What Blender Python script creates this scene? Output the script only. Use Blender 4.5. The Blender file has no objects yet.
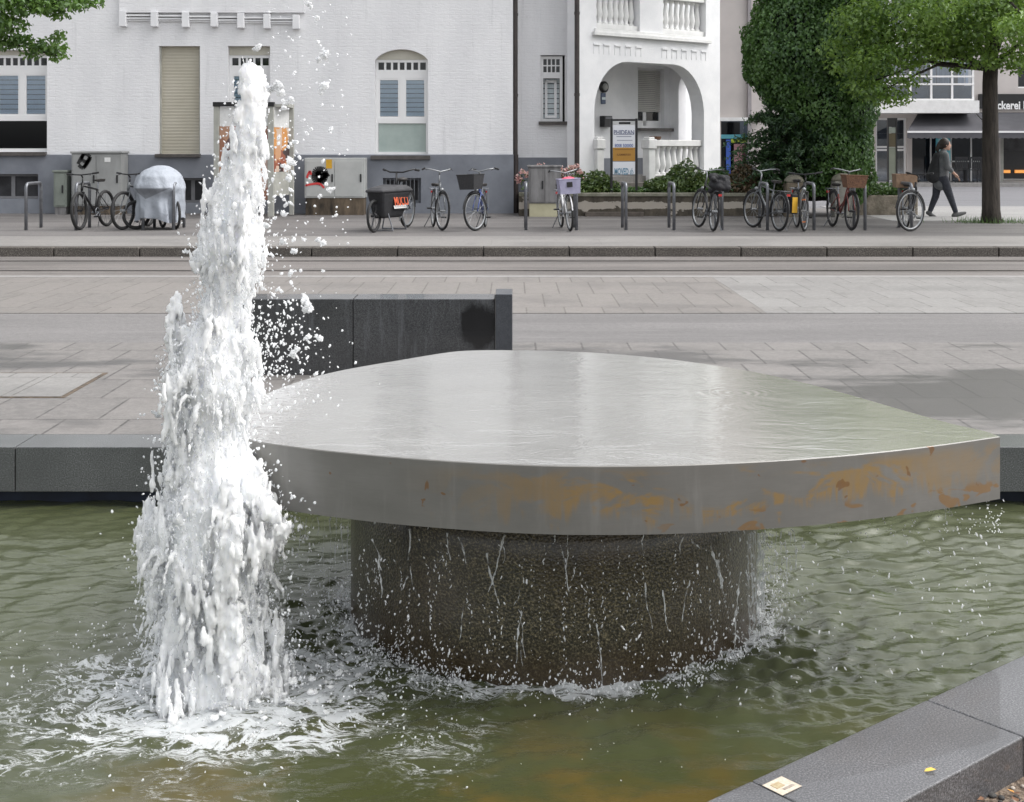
import bpy, math, random
import numpy as np
from mathutils import Vector, Matrix, Euler
random.seed(7); RNG = np.random.default_rng(11)
S = bpy.context.scene
COL = S.collection
PI = math.pi
F, CX, HZ, EYE = 1300.0, 512.0, 145.0, 1.55      # focal length in px, principal column, horizon row, eye height


def X(px, Y): return (px - CX) * Y / F
def Z(py, Y): return EYE - (py - HZ) * Y / F
def GY(py, z=0.0): return (EYE - z) * F / (py - HZ)
def P(px, py, Y): return Vector((X(px, Y), Y, Z(py, Y)))


# ------------------------------------------------------------------ numpy gradient noise
_perm = RNG.permutation(512).astype(np.int64)
_grad = RNG.normal(size=(512, 3)); _grad /= np.linalg.norm(_grad, axis=1)[:, None]
def _h(i, j, k): return _perm[(_perm[(_perm[i & 511] + j) & 511] + k) & 511]
def pnoise(p):
    p = np.asarray(p, dtype=np.float64); i = np.floor(p).astype(np.int64); f = p - i
    u = f * f * f * (f * (f * 6 - 15) + 10); out = 0
    for dx in (0, 1):
        for dy in (0, 1):
            for dz in (0, 1):
                g = _grad[_h(i[:, 0] + dx, i[:, 1] + dy, i[:, 2] + dz)]
                d = (g * (f - np.array([dx, dy, dz]))).sum(1)
                w = (u[:, 0] if dx else 1 - u[:, 0]) * (u[:, 1] if dy else 1 - u[:, 1]) * (u[:, 2] if dz else 1 - u[:, 2])
                out = out + w * d
    return out
def fbm(p, o=4):
    s = 0; a = 1.0
    for k in range(o):
        s = s + a * pnoise(np.asarray(p) * (2.03 ** k) + 17.3 * k); a *= .5
    return s


# ------------------------------------------------------------------ mesh building
def _ico(sub):
    t = (1 + 5 ** .5) / 2
    v = [(-1, t, 0), (1, t, 0), (-1, -t, 0), (1, -t, 0), (0, -1, t), (0, 1, t), (0, -1, -t), (0, 1, -t), (t, 0, -1), (t, 0, 1), (-t, 0, -1), (-t, 0, 1)]
    v = [Vector(a).normalized() for a in v]
    f = [(0, 11, 5), (0, 5, 1), (0, 1, 7), (0, 7, 10), (0, 10, 11), (1, 5, 9), (5, 11, 4), (11, 10, 2), (10, 7, 6), (7, 1, 8), (3, 9, 4), (3, 4, 2), (3, 2, 6), (3, 6, 8), (3, 8, 9), (4, 9, 5), (2, 4, 11), (6, 2, 10), (8, 6, 7), (9, 8, 1)]
    for _ in range(sub):
        c = {}; nf = []
        def mid(a, b):
            k = (min(a, b), max(a, b))
            if k not in c: v.append(((v[a] + v[b]) / 2).normalized()); c[k] = len(v) - 1
            return c[k]
        for a, b, d in f:
            x, y, z = mid(a, b), mid(b, d), mid(d, a)
            nf += [(a, x, z), (b, y, x), (d, z, y), (x, y, z)]
        f = nf
    return [tuple(a) for a in v], f
ICO = {k: _ico(k) for k in (0, 1, 2, 3)}


def parent_loc(o):
    s = Vector((0, 0, 0))
    while o is not None: s += o.location; o = o.parent
    return s


class MB:
    """collects shapes, links them as ONE mesh object"""
    def __init__(s, M=None): s.v = []; s.f = []; s.mi = []; s.M = M; s.cur = 0
    def add(s, vs, fs):
        n = len(s.v)
        if s.M is not None: vs = [s.M @ Vector(a) for a in vs]
        s.v += [tuple(a) for a in vs]; s.f += [tuple(n + i for i in q) for q in fs]; s.mi += [s.cur] * len(fs); return s
    def box(s, x0, x1, y0, y1, z0, z1, R=None):
        if x0 > x1: x0, x1 = x1, x0
        if y0 > y1: y0, y1 = y1, y0
        if z0 > z1: z0, z1 = z1, z0
        v = [(x0, y0, z0), (x1, y0, z0), (x1, y1, z0), (x0, y1, z0), (x0, y0, z1), (x1, y0, z1), (x1, y1, z1), (x0, y1, z1)]
        if R is not None: v = [R @ Vector(a) for a in v]
        return s.add(v, [(3, 2, 1, 0), (4, 5, 6, 7), (0, 1, 5, 4), (1, 2, 6, 5), (2, 3, 7, 6), (3, 0, 4, 7)])
    def prism(s, pts, z0, z1):
        """plan outline (counter-clockwise) from z0 to z1"""
        n = len(pts)
        v = [(a[0], a[1], z0) for a in pts] + [(a[0], a[1], z1) for a in pts]
        return s.add(v, [tuple(range(n - 1, -1, -1)), tuple(range(n, 2 * n))] + [(i, (i + 1) % n, n + (i + 1) % n, n + i) for i in range(n)])
    def extr(s, pts, y0, y1):
        """front outline in x,z from y0 to y1"""
        n = len(pts)
        v = [(a[0], y0, a[1]) for a in pts] + [(a[0], y1, a[1]) for a in pts]
        return s.add(v, [tuple(range(n)), tuple(range(2 * n - 1, n - 1, -1))] + [((i + 1) % n, i, n + i, n + (i + 1) % n) for i in range(n)])
    def tube(s, pts, r, n=8, cap=True, closed=False):
        pts = [Vector(p) for p in pts]; m = len(pts)
        rs = list(r) if hasattr(r, '__len__') else [r] * m
        vs = []; pn = None
        for i, p in enumerate(pts):
            if closed: d = pts[(i + 1) % m] - pts[i - 1]
            else: d = pts[min(i + 1, m - 1)] - pts[max(i - 1, 0)]
            if d.length < 1e-9: d = Vector((0, 0, 1))
            d.normalize()
            if pn is None:
                a = Vector((0, 0, 1)) if abs(d.z) < .9 else Vector((1, 0, 0)); pn = d.cross(a).normalized()
            else:
                pn = pn - d * pn.dot(d)
                pn = pn.normalized() if pn.length > 1e-6 else d.orthogonal().normalized()
            b = d.cross(pn)
            for k in range(n):
                t = 2 * PI * k / n; vs.append(p + (pn * math.cos(t) + b * math.sin(t)) * rs[i])
        fs = []
        for i in range(m if closed else m - 1):
            j = (i + 1) % m
            for k in range(n):
                k2 = (k + 1) % n; fs.append((i * n + k, i * n + k2, j * n + k2, j * n + k))
        if cap and not closed: fs += [tuple(range(n - 1, -1, -1)), tuple((m - 1) * n + k for k in range(n))]
        return s.add(vs, fs)
    def lathe(s, prof, c=(0, 0, 0), n=24):
        vs = []; fs = []; m = len(prof)
        for r, z in prof:
            for k in range(n):
                t = 2 * PI * k / n; vs.append((c[0] + r * math.cos(t), c[1] + r * math.sin(t), c[2] + z))
        for i in range(m - 1):
            for k in range(n):
                k2 = (k + 1) % n; fs.append((i * n + k, i * n + k2, (i + 1) * n + k2, (i + 1) * n + k))
        fs += [tuple(range(n - 1, -1, -1)), tuple((m - 1) * n + k for k in range(n))]
        return s.add(vs, fs)
    def ball(s, c, r, sub=1, sc=(1, 1, 1)):
        v, f = ICO[sub]
        return s.add([(c[0] + a[0] * r * sc[0], c[1] + a[1] * r * sc[1], c[2] + a[2] * r * sc[2]) for a in v], f)
    def torus(s, c, R, r, ax='y', n=36, m=8, a0=0, a1=2 * PI):
        full = abs(a1 - a0 - 2 * PI) < 1e-6
        k = n if full else n + 1
        pts = []
        for i in range(k):
            t = a0 + (a1 - a0) * i / n
            if ax == 'y': pts.append((c[0] + R * math.cos(t), c[1], c[2] + R * math.sin(t)))
            elif ax == 'z': pts.append((c[0] + R * math.cos(t), c[1] + R * math.sin(t), c[2]))
        return s.tube(pts, r, m, closed=full)
    def quad(s, a, b, c, d): return s.add([a, b, c, d], [(0, 1, 2, 3)])
    def build(s, name, mat, parent=None, smooth=False, bevel=0.0, seg=2):
        me = bpy.data.meshes.new(name)
        off = parent_loc(parent) if parent is not None else None
        vs = s.v
        loc = None
        if parent is not None:
            vs = [(a[0] - off.x, a[1] - off.y, a[2] - off.z) for a in vs]
        else:
            A = np.array(vs); lo = A.min(0); hi = A.max(0)
            loc = ((lo[0] + hi[0]) / 2, (lo[1] + hi[1]) / 2, lo[2]); vs = (A - np.array(loc)).tolist()
        me.from_pydata(vs, [], s.f)
        mats = mat if isinstance(mat, (list, tuple)) else [mat]
        for m in mats: me.materials.append(m)
        if len(mats) > 1: me.polygons.foreach_set('material_index', s.mi)
        if smooth: me.polygons.foreach_set('use_smooth', [True] * len(me.polygons))
        me.update()
        o = bpy.data.objects.new(name, me); COL.objects.link(o)
        if parent is not None: o.parent = parent
        else: o.location = loc
        if bevel:
            b = o.modifiers.new('bevel', 'BEVEL'); b.width = bevel; b.segments = seg; b.limit_method = 'ANGLE'; b.angle_limit = math.radians(40)
        return o


def tag(o, label=None, cat=None, group=None, kind=None):
    if label: o['label'] = label
    if cat: o['category'] = cat
    if group: o['group'] = group
    if kind: o['kind'] = kind
    return o


def thing(name, label, cat, loc=(0, 0, 0), group=None):
    o = bpy.data.objects.new(name, None); o.empty_display_size = .2; COL.objects.link(o); o.location = loc
    return tag(o, label, cat, group)


def copy_tree(o, parent=None):
    c = o.copy(); COL.objects.link(c); c.parent = parent
    for ch in list(o.children): copy_tree(ch, c)
    return c


def np_mesh(name, V, Fq, mat, parent=None, smooth=False, sides=4):
    """fast mesh from numpy arrays, every face with the same number of sides"""
    me = bpy.data.meshes.new(name)
    V = np.asarray(V, dtype=np.float32); Fq = np.asarray(Fq, dtype=np.int32)
    loc = None
    if parent is not None: V = V - np.array(parent_loc(parent), dtype=np.float32)
    else:
        lo = V.min(0); hi = V.max(0); loc = ((lo[0] + hi[0]) / 2, (lo[1] + hi[1]) / 2, lo[2]); V = V - np.array(loc, dtype=np.float32)
    me.vertices.add(len(V)); me.vertices.foreach_set('co', np.ascontiguousarray(V, dtype=np.float32).ravel())
    me.loops.add(Fq.size); me.loops.foreach_set('vertex_index', Fq.ravel())
    me.polygons.add(len(Fq)); me.polygons.foreach_set('loop_start', np.arange(0, Fq.size, sides, dtype=np.int32))
    me.update(calc_edges=True)
    if smooth: me.polygons.foreach_set('use_smooth', np.ones(len(Fq), dtype=bool))
    me.materials.append(mat)
    o = bpy.data.objects.new(name, me); COL.objects.link(o)
    if parent is not None: o.parent = parent
    else: o.location = loc
    return o


def remesh_arrays(mb, voxel, smooth=0):
    """one continuous skin round overlapping shapes -> (verts, faces)"""
    me = bpy.data.meshes.new('tmp'); me.from_pydata(mb.v, [], mb.f); me.update()
    o = bpy.data.objects.new('tmp', me); COL.objects.link(o)
    r = o.modifiers.new('r', 'REMESH'); r.mode = 'VOXEL'; r.voxel_size = voxel
    if smooth:
        q = o.modifiers.new('s', 'SMOOTH'); q.iterations = smooth; q.factor = .5
    dg = bpy.context.evaluated_depsgraph_get(); ev = o.evaluated_get(dg); m2 = ev.to_mesh()
    V = np.zeros(len(m2.vertices) * 3, dtype=np.float32); m2.vertices.foreach_get('co', V); V = V.reshape(-1, 3).astype(np.float64)
    N = np.zeros(len(m2.vertices) * 3, dtype=np.float32); m2.vertices.foreach_get('normal', N); N = N.reshape(-1, 3).astype(np.float64)
    Fc = [tuple(p.vertices) for p in m2.polygons]
    ev.to_mesh_clear(); bpy.data.objects.remove(o); bpy.data.meshes.remove(me)
    return V, Fc, N


def skin_obj(name, mb, voxel, smooth, mat, parent=None):
    V, Fc, N = remesh_arrays(mb, voxel, smooth)
    k = MB(); k.v = [tuple(a) for a in V]; k.f = Fc; k.mi = [0] * len(Fc)
    return k.build(name, mat, parent, smooth=True)


def text_part(name, s, w, h, mat, parent, M, bold=0.0, depth=.002):
    """lettering of given width and height; M maps (x right, y up, z towards the reader) to the world"""
    cu = bpy.data.curves.new('t', 'FONT'); cu.body = s; cu.extrude = .02; cu.offset = bold; cu.resolution_u = 3
    o = bpy.data.objects.new('t', cu); COL.objects.link(o)
    dg = bpy.context.evaluated_depsgraph_get(); ev = o.evaluated_get(dg); me = ev.to_mesh()
    V = np.array([v.co[:] for v in me.vertices]); Fc = [tuple(p.vertices) for p in me.polygons]
    ev.to_mesh_clear(); bpy.data.objects.remove(o); bpy.data.curves.remove(cu)
    lo = V.min(0); hi = V.max(0)
    V = (V - lo) / np.maximum(hi - lo, 1e-6) * np.array([w, h, depth]) - np.array([w / 2, h / 2, 0])
    b = MB(M); b.add([tuple(a) for a in V], Fc)
    return b.build(name, mat, parent)


# ------------------------------------------------------------------ materials
class NT:
    def __init__(s, name):
        m = bpy.data.materials.new(name); m.use_nodes = True; s.m = m; s.t = m.node_tree
        s.b = s.t.nodes['Principled BSDF']; s.out = s.t.nodes['Material Output']; s._c = None
    def n(s, typ, **kw):
        q = s.t.nodes.new(typ)
        for k, v in kw.items(): setattr(q, k, v)
        return q
    def l(s, a, b): s.t.links.new(a, b)
    def coord(s):
        if s._c is None: s._c = s.n('ShaderNodeTexCoord').outputs['Object']
        return s._c
    def mapped(s, scale=(1, 1, 1), rot=(0, 0, 0), loc=(0, 0, 0)):
        q = s.n('ShaderNodeMapping'); q.inputs['Scale'].default_value = scale; q.inputs['Rotation'].default_value = rot; q.inputs['Location'].default_value = loc
        s.l(s.coord(), q.inputs['Vector']); return q.outputs[0]
    def noise(s, scale, detail=4, rough=.55, vec=None, dist=0):
        q = s.n('ShaderNodeTexNoise'); q.inputs['Scale'].default_value = scale; q.inputs['Detail'].default_value = detail; q.inputs['Roughness'].default_value = rough; q.inputs['Distortion'].default_value = dist
        s.l(vec if vec is not None else s.coord(), q.inputs['Vector']); return q.outputs['Fac']
    def ramp(s, fac, stops, interp='LINEAR'):
        q = s.n('ShaderNodeValToRGB'); e = q.color_ramp; e.interpolation = interp
        while len(e.elements) < len(stops): e.elements.new(.5)
        for el, (p, c) in zip(e.elements, stops):
            el.position = p; el.color = c if len(c) == 4 else (*c, 1)
        s.l(fac, q.inputs[0]); return q.outputs[0]
    def mix(s, fac, a, b, mode='MIX'):
        q = s.n('ShaderNodeMix', data_type='RGBA', blend_type=mode)
        for v, i in ((fac, 0), (a, 6), (b, 7)):
            if hasattr(v, 'links'): s.l(v, q.inputs[i])
            elif isinstance(v, (int, float)): q.inputs[i].default_value = v
            else: q.inputs[i].default_value = (*v, 1) if len(v) == 3 else v
        return q.outputs[2]
    def math(s, op, a, b=0.0, c=None, clamp=False):
        q = s.n('ShaderNodeMath', operation=op, use_clamp=clamp)
        for v, i in ((a, 0), (b, 1), (c, 2)):
            if v is None: continue
            if hasattr(v, 'links'): s.l(v, q.inputs[i])
            else: q.inputs[i].default_value = v
        return q.outputs[0]
    def mr(s, v, a, b, c=0.0, d=1.0, smooth=True):
        q = s.n('ShaderNodeMapRange'); q.interpolation_type = 'SMOOTHSTEP' if smooth else 'LINEAR'
        s.l(v, q.inputs[0])
        for i, w in enumerate((a, b, c, d)): q.inputs[i + 1].default_value = w
        return q.outputs[0]
    def sep(s, vec=None):
        q = s.n('ShaderNodeSeparateXYZ'); s.l(vec if vec is not None else s.coord(), q.inputs[0]); return q.outputs
    def bump(s, h, strength=.3, dist=.01, normal=None):
        q = s.n('ShaderNodeBump'); q.inputs['Strength'].default_value = strength; q.inputs['Distance'].default_value = dist; s.l(h, q.inputs['Height'])
        if normal is not None: s.l(normal, q.inputs['Normal'])
        return q.outputs[0]
    def set(s, **kw):
        for k, v in kw.items():
            i = s.b.inputs[{'col': 'Base Color', 'rough': 'Roughness', 'metal': 'Metallic', 'ior': 'IOR', 'spec': 'Specular IOR Level', 'coat': 'Coat Weight', 'coatr': 'Coat Roughness', 'normal': 'Normal', 'coatn': 'Coat Normal', 'sss': 'Subsurface Weight', 'alpha': 'Alpha', 'trans': 'Transmission Weight', 'ecol': 'Emission Color', 'estr': 'Emission Strength'}[k]]
            if hasattr(v, 'links'): s.l(v, i)
            elif isinstance(v, tuple): i.default_value = (*v, 1) if len(v) == 3 else v
            else: i.default_value = v
        return s


def simple(name, col, col2=None, scale=6, rough=.6, metal=0, bump=0, bscale=None, stretch=(1, 1, 1), coat=0, lo=.35, hi=.65, bd=.01, sheen=None):
    t = NT(name)
    col2 = col2 or tuple(c * .75 for c in col)
    v = t.mapped(stretch)
    f = t.noise(scale, 5, .6, v)
    t.set(col=t.ramp(f, [(lo, col2), (hi, col)]), rough=rough, metal=metal, coat=coat)
    if bump: t.set(normal=t.bump(t.noise(bscale or scale * 4, 4, .6, v), bump, bd))
    return t.m


def flat_mat(name, col, rough=.5, metal=0, coat=0, emit=0):
    t = NT(name); t.set(col=col, rough=rough, metal=metal, coat=coat)
    if emit: t.set(ecol=col, estr=emit)
    return t.m


def brick_wall(name, col, col2, bw=.24, bh=.075, strength=.35, dark=(.42, .42, .42)):
    t = NT(name); q = t.sep()
    cb = t.n('ShaderNodeCombineXYZ'); t.l(t.math('ADD', q[0], q[1]), cb.inputs[0]); t.l(q[2], cb.inputs[1])
    b = t.n('ShaderNodeTexBrick'); b.inputs['Scale'].default_value = 1; b.inputs['Mortar Size'].default_value = .007; b.inputs['Mortar Smooth'].default_value = .6
    b.inputs['Brick Width'].default_value = bw; b.inputs['Row Height'].default_value = bh
    b.inputs['Color1'].default_value = (1, 1, 1, 1); b.inputs['Color2'].default_value = (.8, .8, .8, 1); b.inputs['Mortar'].default_value = (0, 0, 0, 1)
    wob = t.noise(6, 3, .5); w2 = t.n('ShaderNodeVectorMath', operation='ADD')
    sc = t.n('ShaderNodeVectorMath', operation='SCALE'); nz = t.n('ShaderNodeTexNoise'); nz.inputs['Scale'].default_value = 9; t.l(t.coord(), nz.inputs['Vector'])
    t.l(nz.outputs['Color'], sc.inputs[0]); sc.inputs['Scale'].default_value = .035
    t.l(cb.outputs[0], w2.inputs[0]); t.l(sc.outputs[0], w2.inputs[1]); t.l(w2.outputs[0], b.inputs['Vector'])
    st = t.noise(1.3, 6, .6, t.mapped((1, 1, .35)))
    base = t.ramp(st, [(.3, col2), (.62, col)])
    base = t.mix(t.mr(b.outputs['Fac'], 0, 1, 0, .07), base, dark)
    grime = t.math('MAXIMUM', t.mr(t.noise(3.2, 6, .7), .58, .78, 0, .35), t.mr(t.noise(4.5, 5, .65, t.mapped((1.6, 1.6, .10))), .56, .74, 0, .35))
    base = t.mix(grime, base, tuple(c * .72 for c in col2))
    h = t.math('ADD', t.math('MULTIPLY', t.math('MULTIPLY', b.outputs['Fac'], -.9), t.mr(t.noise(1.7, 3), .35, .65)), t.math('MULTIPLY', t.noise(9, 5, .65, t.mapped((1, 1, 3.2))), 2.2))
    t.set(col=base, rough=.85, normal=t.bump(h, strength, .012))
    return t.m


M = {}
M['wall'] = brick_wall('white_painted_brick', (.84, .84, .85), (.75, .75, .765))
M['render'] = simple('white_render', (.84, .84, .85), (.75, .755, .77), 2.2, .85, bump=.35, bscale=45, bd=.008)
M['trim'] = simple('white_trim', (.80, .80, .79), (.70, .70, .69), 5, .6, bump=.1, bscale=60, bd=.004)
M['plinth'] = simple('grey_plinth', (.225, .24, .27), (.175, .187, .215), 1.8, .8, bump=.3, bscale=50, bd=.006)
M['beige'] = simple('beige_render', (.60, .555, .53), (.54, .50, .48), 1.5, .9, bump=.2, bscale=60, bd=.005)
M['frame_white'] = flat_mat('white_window_frame', (.80, .80, .80), .4)
M['sill'] = simple('dark_stone_sill', (.10, .09, .085), (.06, .055, .05), 9, .6)
M['dark'] = flat_mat('dark_interior', (.012, .012, .014), .8)
M['dim'] = simple('dim_interior', (.05, .05, .055), (.02, .02, .022), 3, .8)
M['blind'] = simple('pale_blue_blind', (.82, .90, .97), (.74, .83, .91), 4, .7)
M['blind_grey'] = simple('grey_blind', (.82, .89, .92), (.74, .82, .85), 4, .7)
M['frost'] = simple('frosted_green_glass', (.40, .47, .44), (.35, .42, .395), 5, .25)
M['shutter'] = simple('beige_roller_shutter', (.50, .47, .39), (.44, .41, .33), 1.2, .55)
M['shutter_grey'] = simple('grey_roller_shutter', (.50, .49, .46), (.42, .41, .385), 2, .55)
M['pipe'] = simple('brown_downpipe', (.055, .043, .04), (.03, .025, .024), 8, .45)
M['steel'] = simple('grey_galvanised_steel', (.24, .25, .27), (.16, .165, .18), 9, .42, .7)
M['steel_light'] = simple('pale_painted_metal', (.42, .42, .38), (.34, .34, .31), 6, .5)
M['black'] = simple('black_paint', (.016, .016, .018), (.01, .01, .011), 10, .38)
M['black_matt'] = simple('black_fabric', (.022, .022, .025), (.012, .012, .014), 14, .8, bump=.3, bscale=60)
M['rubber'] = simple('tyre_rubber', (.022, .022, .023), (.014, .014, .014), 20, .75)
M['rim'] = simple('aluminium_rim', (.34, .35, .36), (.24, .25, .26), 9, .5, .5)
M['rim_dark'] = simple('black_rim', (.03, .03, .033), (.018, .018, .02), 9, .4, .4)
M['leather'] = simple('saddle_cover', (.03, .027, .026), (.018, .016, .015), 20, .55)
M['bark'] = simple('bark', (.065, .054, .045), (.024, .020, .017), 5, .95, bump=.9, bscale=14, stretch=(3, 3, .5), bd=.04)
M['white_paint'] = simple('white_gloss_paint', (.75, .75, .76), (.66, .66, .67), 8, .35)
M['blue_paint'] = simple('blue_gloss_paint', (.05, .085, .27), (.035, .06, .20), 8, .3, coat=.4)
M['grey_paint'] = simple('grey_gloss_paint', (.13, .14, .15), (.09, .10, .105), 8, .35, coat=.3)
M['red_paint'] = simple('dull_red_paint', (.20, .045, .035), (.14, .03, .025), 8, .35, coat=.3)
M['green_paint'] = simple('dark_green_paint', (.03, .055, .045), (.02, .04, .03), 8, .35, coat=.3)
M['orange'] = flat_mat('orange_print', (.62, .12, .05), .5)
M['reflector'] = flat_mat('red_reflector', (.45, .02, .02), .25, coat=1)
M['amber'] = flat_mat('amber_reflector', (.75, .24, .08), .3, coat=1)
M['yellow'] = simple('yellow_plastic', (.70, .40, .03), (.60, .33, .02), 9, .5)
M['silver'] = simple('silver_tarpaulin', (.56, .60, .67), (.48, .52, .59), 3, .62, 0, bump=.5, bscale=7, bd=.05)
M['wicker'] = simple('brown_wicker', (.20, .10, .055), (.08, .04, .025), 40, .8, bump=.8, bscale=60)
M['lilac'] = simple('lilac_crate', (.36, .35, .47), (.28, .27, .38), 8, .6)
M['pink'] = flat_mat('pink_cloth', (.62, .10, .16), .8)
M['cab_grey'] = simple('weathered_grey_cabinet', (.34, .345, .34), (.245, .25, .245), 2.0, .7, bump=.1, stretch=(1, 1, .5))
M['cab_dark'] = simple('stained_grey_cabinet', (.24, .235, .235), (.13, .125, .125), 4, .75, stretch=(2, 2, .4))
M['cab_white'] = simple('pale_grey_cabinet', (.47, .48, .47), (.41, .42, .41), 3, .55)
M['cab_green'] = simple('grey_green_cabinet', (.23, .255, .225), (.18, .20, .175), 3, .6)
M['cab_base'] = simple('stained_brown_base', (.17, .13, .09), (.03, .025, .02), 5, .9, bump=.5, bscale=20, stretch=(1, 1, .3))
M['yellow_base'] = simple('pale_yellow_render', (.52, .49, .34), (.44, .41, .28), 4, .9)
M['paper'] = simple('white_paper', (.75, .75, .74), (.66, .66, .65), 20, .8)
M['ink_red'] = flat_mat('red_spray', (.62, .05, .05), .6)
M['ink_black'] = flat_mat('black_spray', (.015, .015, .015), .6)
M['skin'] = simple('skin', (.50, .30, .22), (.45, .26, .19), 10, .5)
M['hair'] = simple('dark_brown_hair', (.03, .02, .015), (.015, .01, .008), 30, .5, stretch=(1, 1, .2))
M['jacket'] = simple('dark_grey_jacket', (.14, .145, .15), (.09, .094, .10), 14, .85, bump=.4, bscale=30)
M['jeans'] = simple('dark_jeans', (.035, .038, .05), (.02, .022, .03), 20, .85, bump=.3, bscale=40)
M['shoe'] = simple('grey_shoe', (.10, .10, .10), (.06, .06, .06), 20, .7)


def glass_mat(name, tint=(.9, .95, 1.0), refl=.35):
    t = NT(name); t.t.nodes.remove(t.b)
    tr = t.n('ShaderNodeBsdfTransparent'); tr.inputs[0].default_value = (*tint, 1)
    gl = t.n('ShaderNodeBsdfGlossy'); gl.inputs['Roughness'].default_value = .03
    fr = t.n('ShaderNodeFresnel'); fr.inputs[0].default_value = 1.5
    mx = t.n('ShaderNodeMixShader'); t.l(t.math('ADD', t.math('MULTIPLY', fr.outputs[0], 1.2), refl * .3, clamp=True), mx.inputs[0])
    t.l(tr.outputs[0], mx.inputs[1]); t.l(gl.outputs[0], mx.inputs[2]); t.l(mx.outputs[0], t.out.inputs[0]); return t.m
M['glass'] = glass_mat('window_glass')
M['glass_dark'] = glass_mat('tinted_glass', (.40, .45, .52), .08)


def leaf_mat(name, dark, mid, light, trans=.35):
    t = NT(name); g = t.n('ShaderNodeNewGeometry')
    c = t.ramp(g.outputs['Random Per Island'], [(0, dark), (.5, mid), (1, light)])
    big = t.noise(1.1, 3, .5)
    c = t.mix(t.mr(big, .35, .7, 0, .55), c, light)
    t.t.nodes.remove(t.b)
    d = t.n('ShaderNodeBsdfDiffuse'); t.l(c, d.inputs[0])
    q = t.n('ShaderNodeBsdfTranslucent'); t.l(t.mix(.5, c, light), q.inputs[0])
    gl = t.n('ShaderNodeBsdfGlossy'); gl.inputs['Roughness'].default_value = .45; gl.inputs[0].default_value = (.9, .95, 1, 1)
    m1 = t.n('ShaderNodeMixShader'); m1.inputs[0].default_value = trans; t.l(d.outputs[0], m1.inputs[1]); t.l(q.outputs[0], m1.inputs[2])
    m2 = t.n('ShaderNodeMixShader'); m2.inputs[0].default_value = .05; t.l(m1.outputs[0], m2.inputs[1]); t.l(gl.outputs[0], m2.inputs[2])
    t.l(m2.outputs[0], t.out.inputs[0]); return t.m
M['leaf_tree'] = leaf_mat('lime_tree_leaf', (.06, .115, .020), (.12, .225, .035), (.24, .37, .06), .45)
M['leaf_left'] = leaf_mat('maple_leaf', (.036, .085, .02), (.08, .165, .035), (.17, .29, .055), .42)
M['leaf_ivy'] = leaf_mat('ivy_leaf', (.026, .066, .018), (.062, .142, .032), (.135, .25, .055), .3)
M['leaf_yew'] = leaf_mat('feathery_shrub_leaf', (.016, .042, .018), (.036, .085, .03), (.08, .15, .045), .25)
M['leaf_bush'] = leaf_mat('bush_leaf', (.03, .06, .02), (.065, .12, .03), (.15, .21, .05), .3)
M['leaf_rusty'] = leaf_mat('reddish_bush_leaf', (.05, .06, .03), (.11, .11, .05), (.24, .15, .09), .3)
M['leaf_cover'] = leaf_mat('ground_cover_leaf', (.03, .07, .02), (.06, .13, .03), (.12, .20, .05), .3)
M['petal'] = leaf_mat('pink_petal', (.55, .25, .25), (.70, .40, .38), (.80, .62, .55), .3)
# ================================================================== the ground
def paver_mat(name, c1, c2, joint, bw, bh, off=.5, wet=.35, seed=0):
    t = NT(name); v = t.mapped((1, 1, 1), (0, 0, 0), (seed, seed * .7, 0))
    b = t.n('ShaderNodeTexBrick'); b.offset = off; b.inputs['Scale'].default_value = 1; b.inputs['Mortar Size'].default_value = .0085; b.inputs['Mortar Smooth'].default_value = .2
    b.inputs['Brick Width'].default_value = bw; b.inputs['Row Height'].default_value = bh; b.inputs['Bias'].default_value = 0
    b.inputs['Color1'].default_value = (*c1, 1); b.inputs['Color2'].default_value = (*c2, 1); b.inputs['Mortar'].default_value = (*joint, 1); t.l(v, b.inputs['Vector'])
    fine = t.noise(70, 5, .7); big = t.noise(.8, 5, .6, t.mapped((.6, 1.4, 1)))
    c = t.mix(t.mr(fine, .3, .7, 0, .45), b.outputs['Color'], tuple(a * .62 for a in c2)); c = t.mix(t.mr(t.noise(19, 5, .75, None, .4), .38, .66, 0, .42), c, tuple(a * 1.22 for a in c1))
    w = t.mr(big, .50, .62, 0, 1)
    c = t.mix(t.math('MULTIPLY', w, wet), c, tuple(a * .38 for a in c2))
    dirt = t.mr(t.noise(2.6, 7, .75, None, .5), .52, .72, 0, .5)
    c = t.mix(dirt, c, tuple(a * .6 for a in c2))
    h = t.math('ADD', t.math('MULTIPLY', b.outputs['Fac'], -2), fine)
    t.set(col=c, rough=t.mr(w, 0, 1, .75, .75 - .8 * wet * .6), normal=t.bump(h, .3, .006)); return t.m


def asphalt_mat(name, c, wet=.2, speck=120, sc=1.2):
    t = NT(name); f = t.noise(speck, 3, .8); g = t.noise(sc, 5, .6, t.mapped((.25, 1.5, 1)))
    col = t.ramp(f, [(.3, tuple(a * .55 for a in c)), (.5, c), (.75, tuple(min(a * 1.7, .8) for a in c))])
    col = t.mix(t.mr(t.noise(26, 4, .8), .4, .62, 0, .5), col, tuple(a * 1.45 for a in c)); col = t.mix(t.mr(t.noise(11, 6, .8, t.mapped((.5, 1.3, 1))), .52, .7, 0, .4), col, tuple(a * .55 for a in c)); col = t.mix(t.mr(t.noise(3.5, 6, .7, t.mapped((.12, 1.8, 1))), .5, .7, 0, .35), col, tuple(a * 1.5 for a in c)); col = t.mix(t.mr(g, .4, .68, 0, wet), col, tuple(a * .5 for a in c))
    t.set(col=col, rough=.72, normal=t.bump(f, .5, .006)); return t.m


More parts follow.
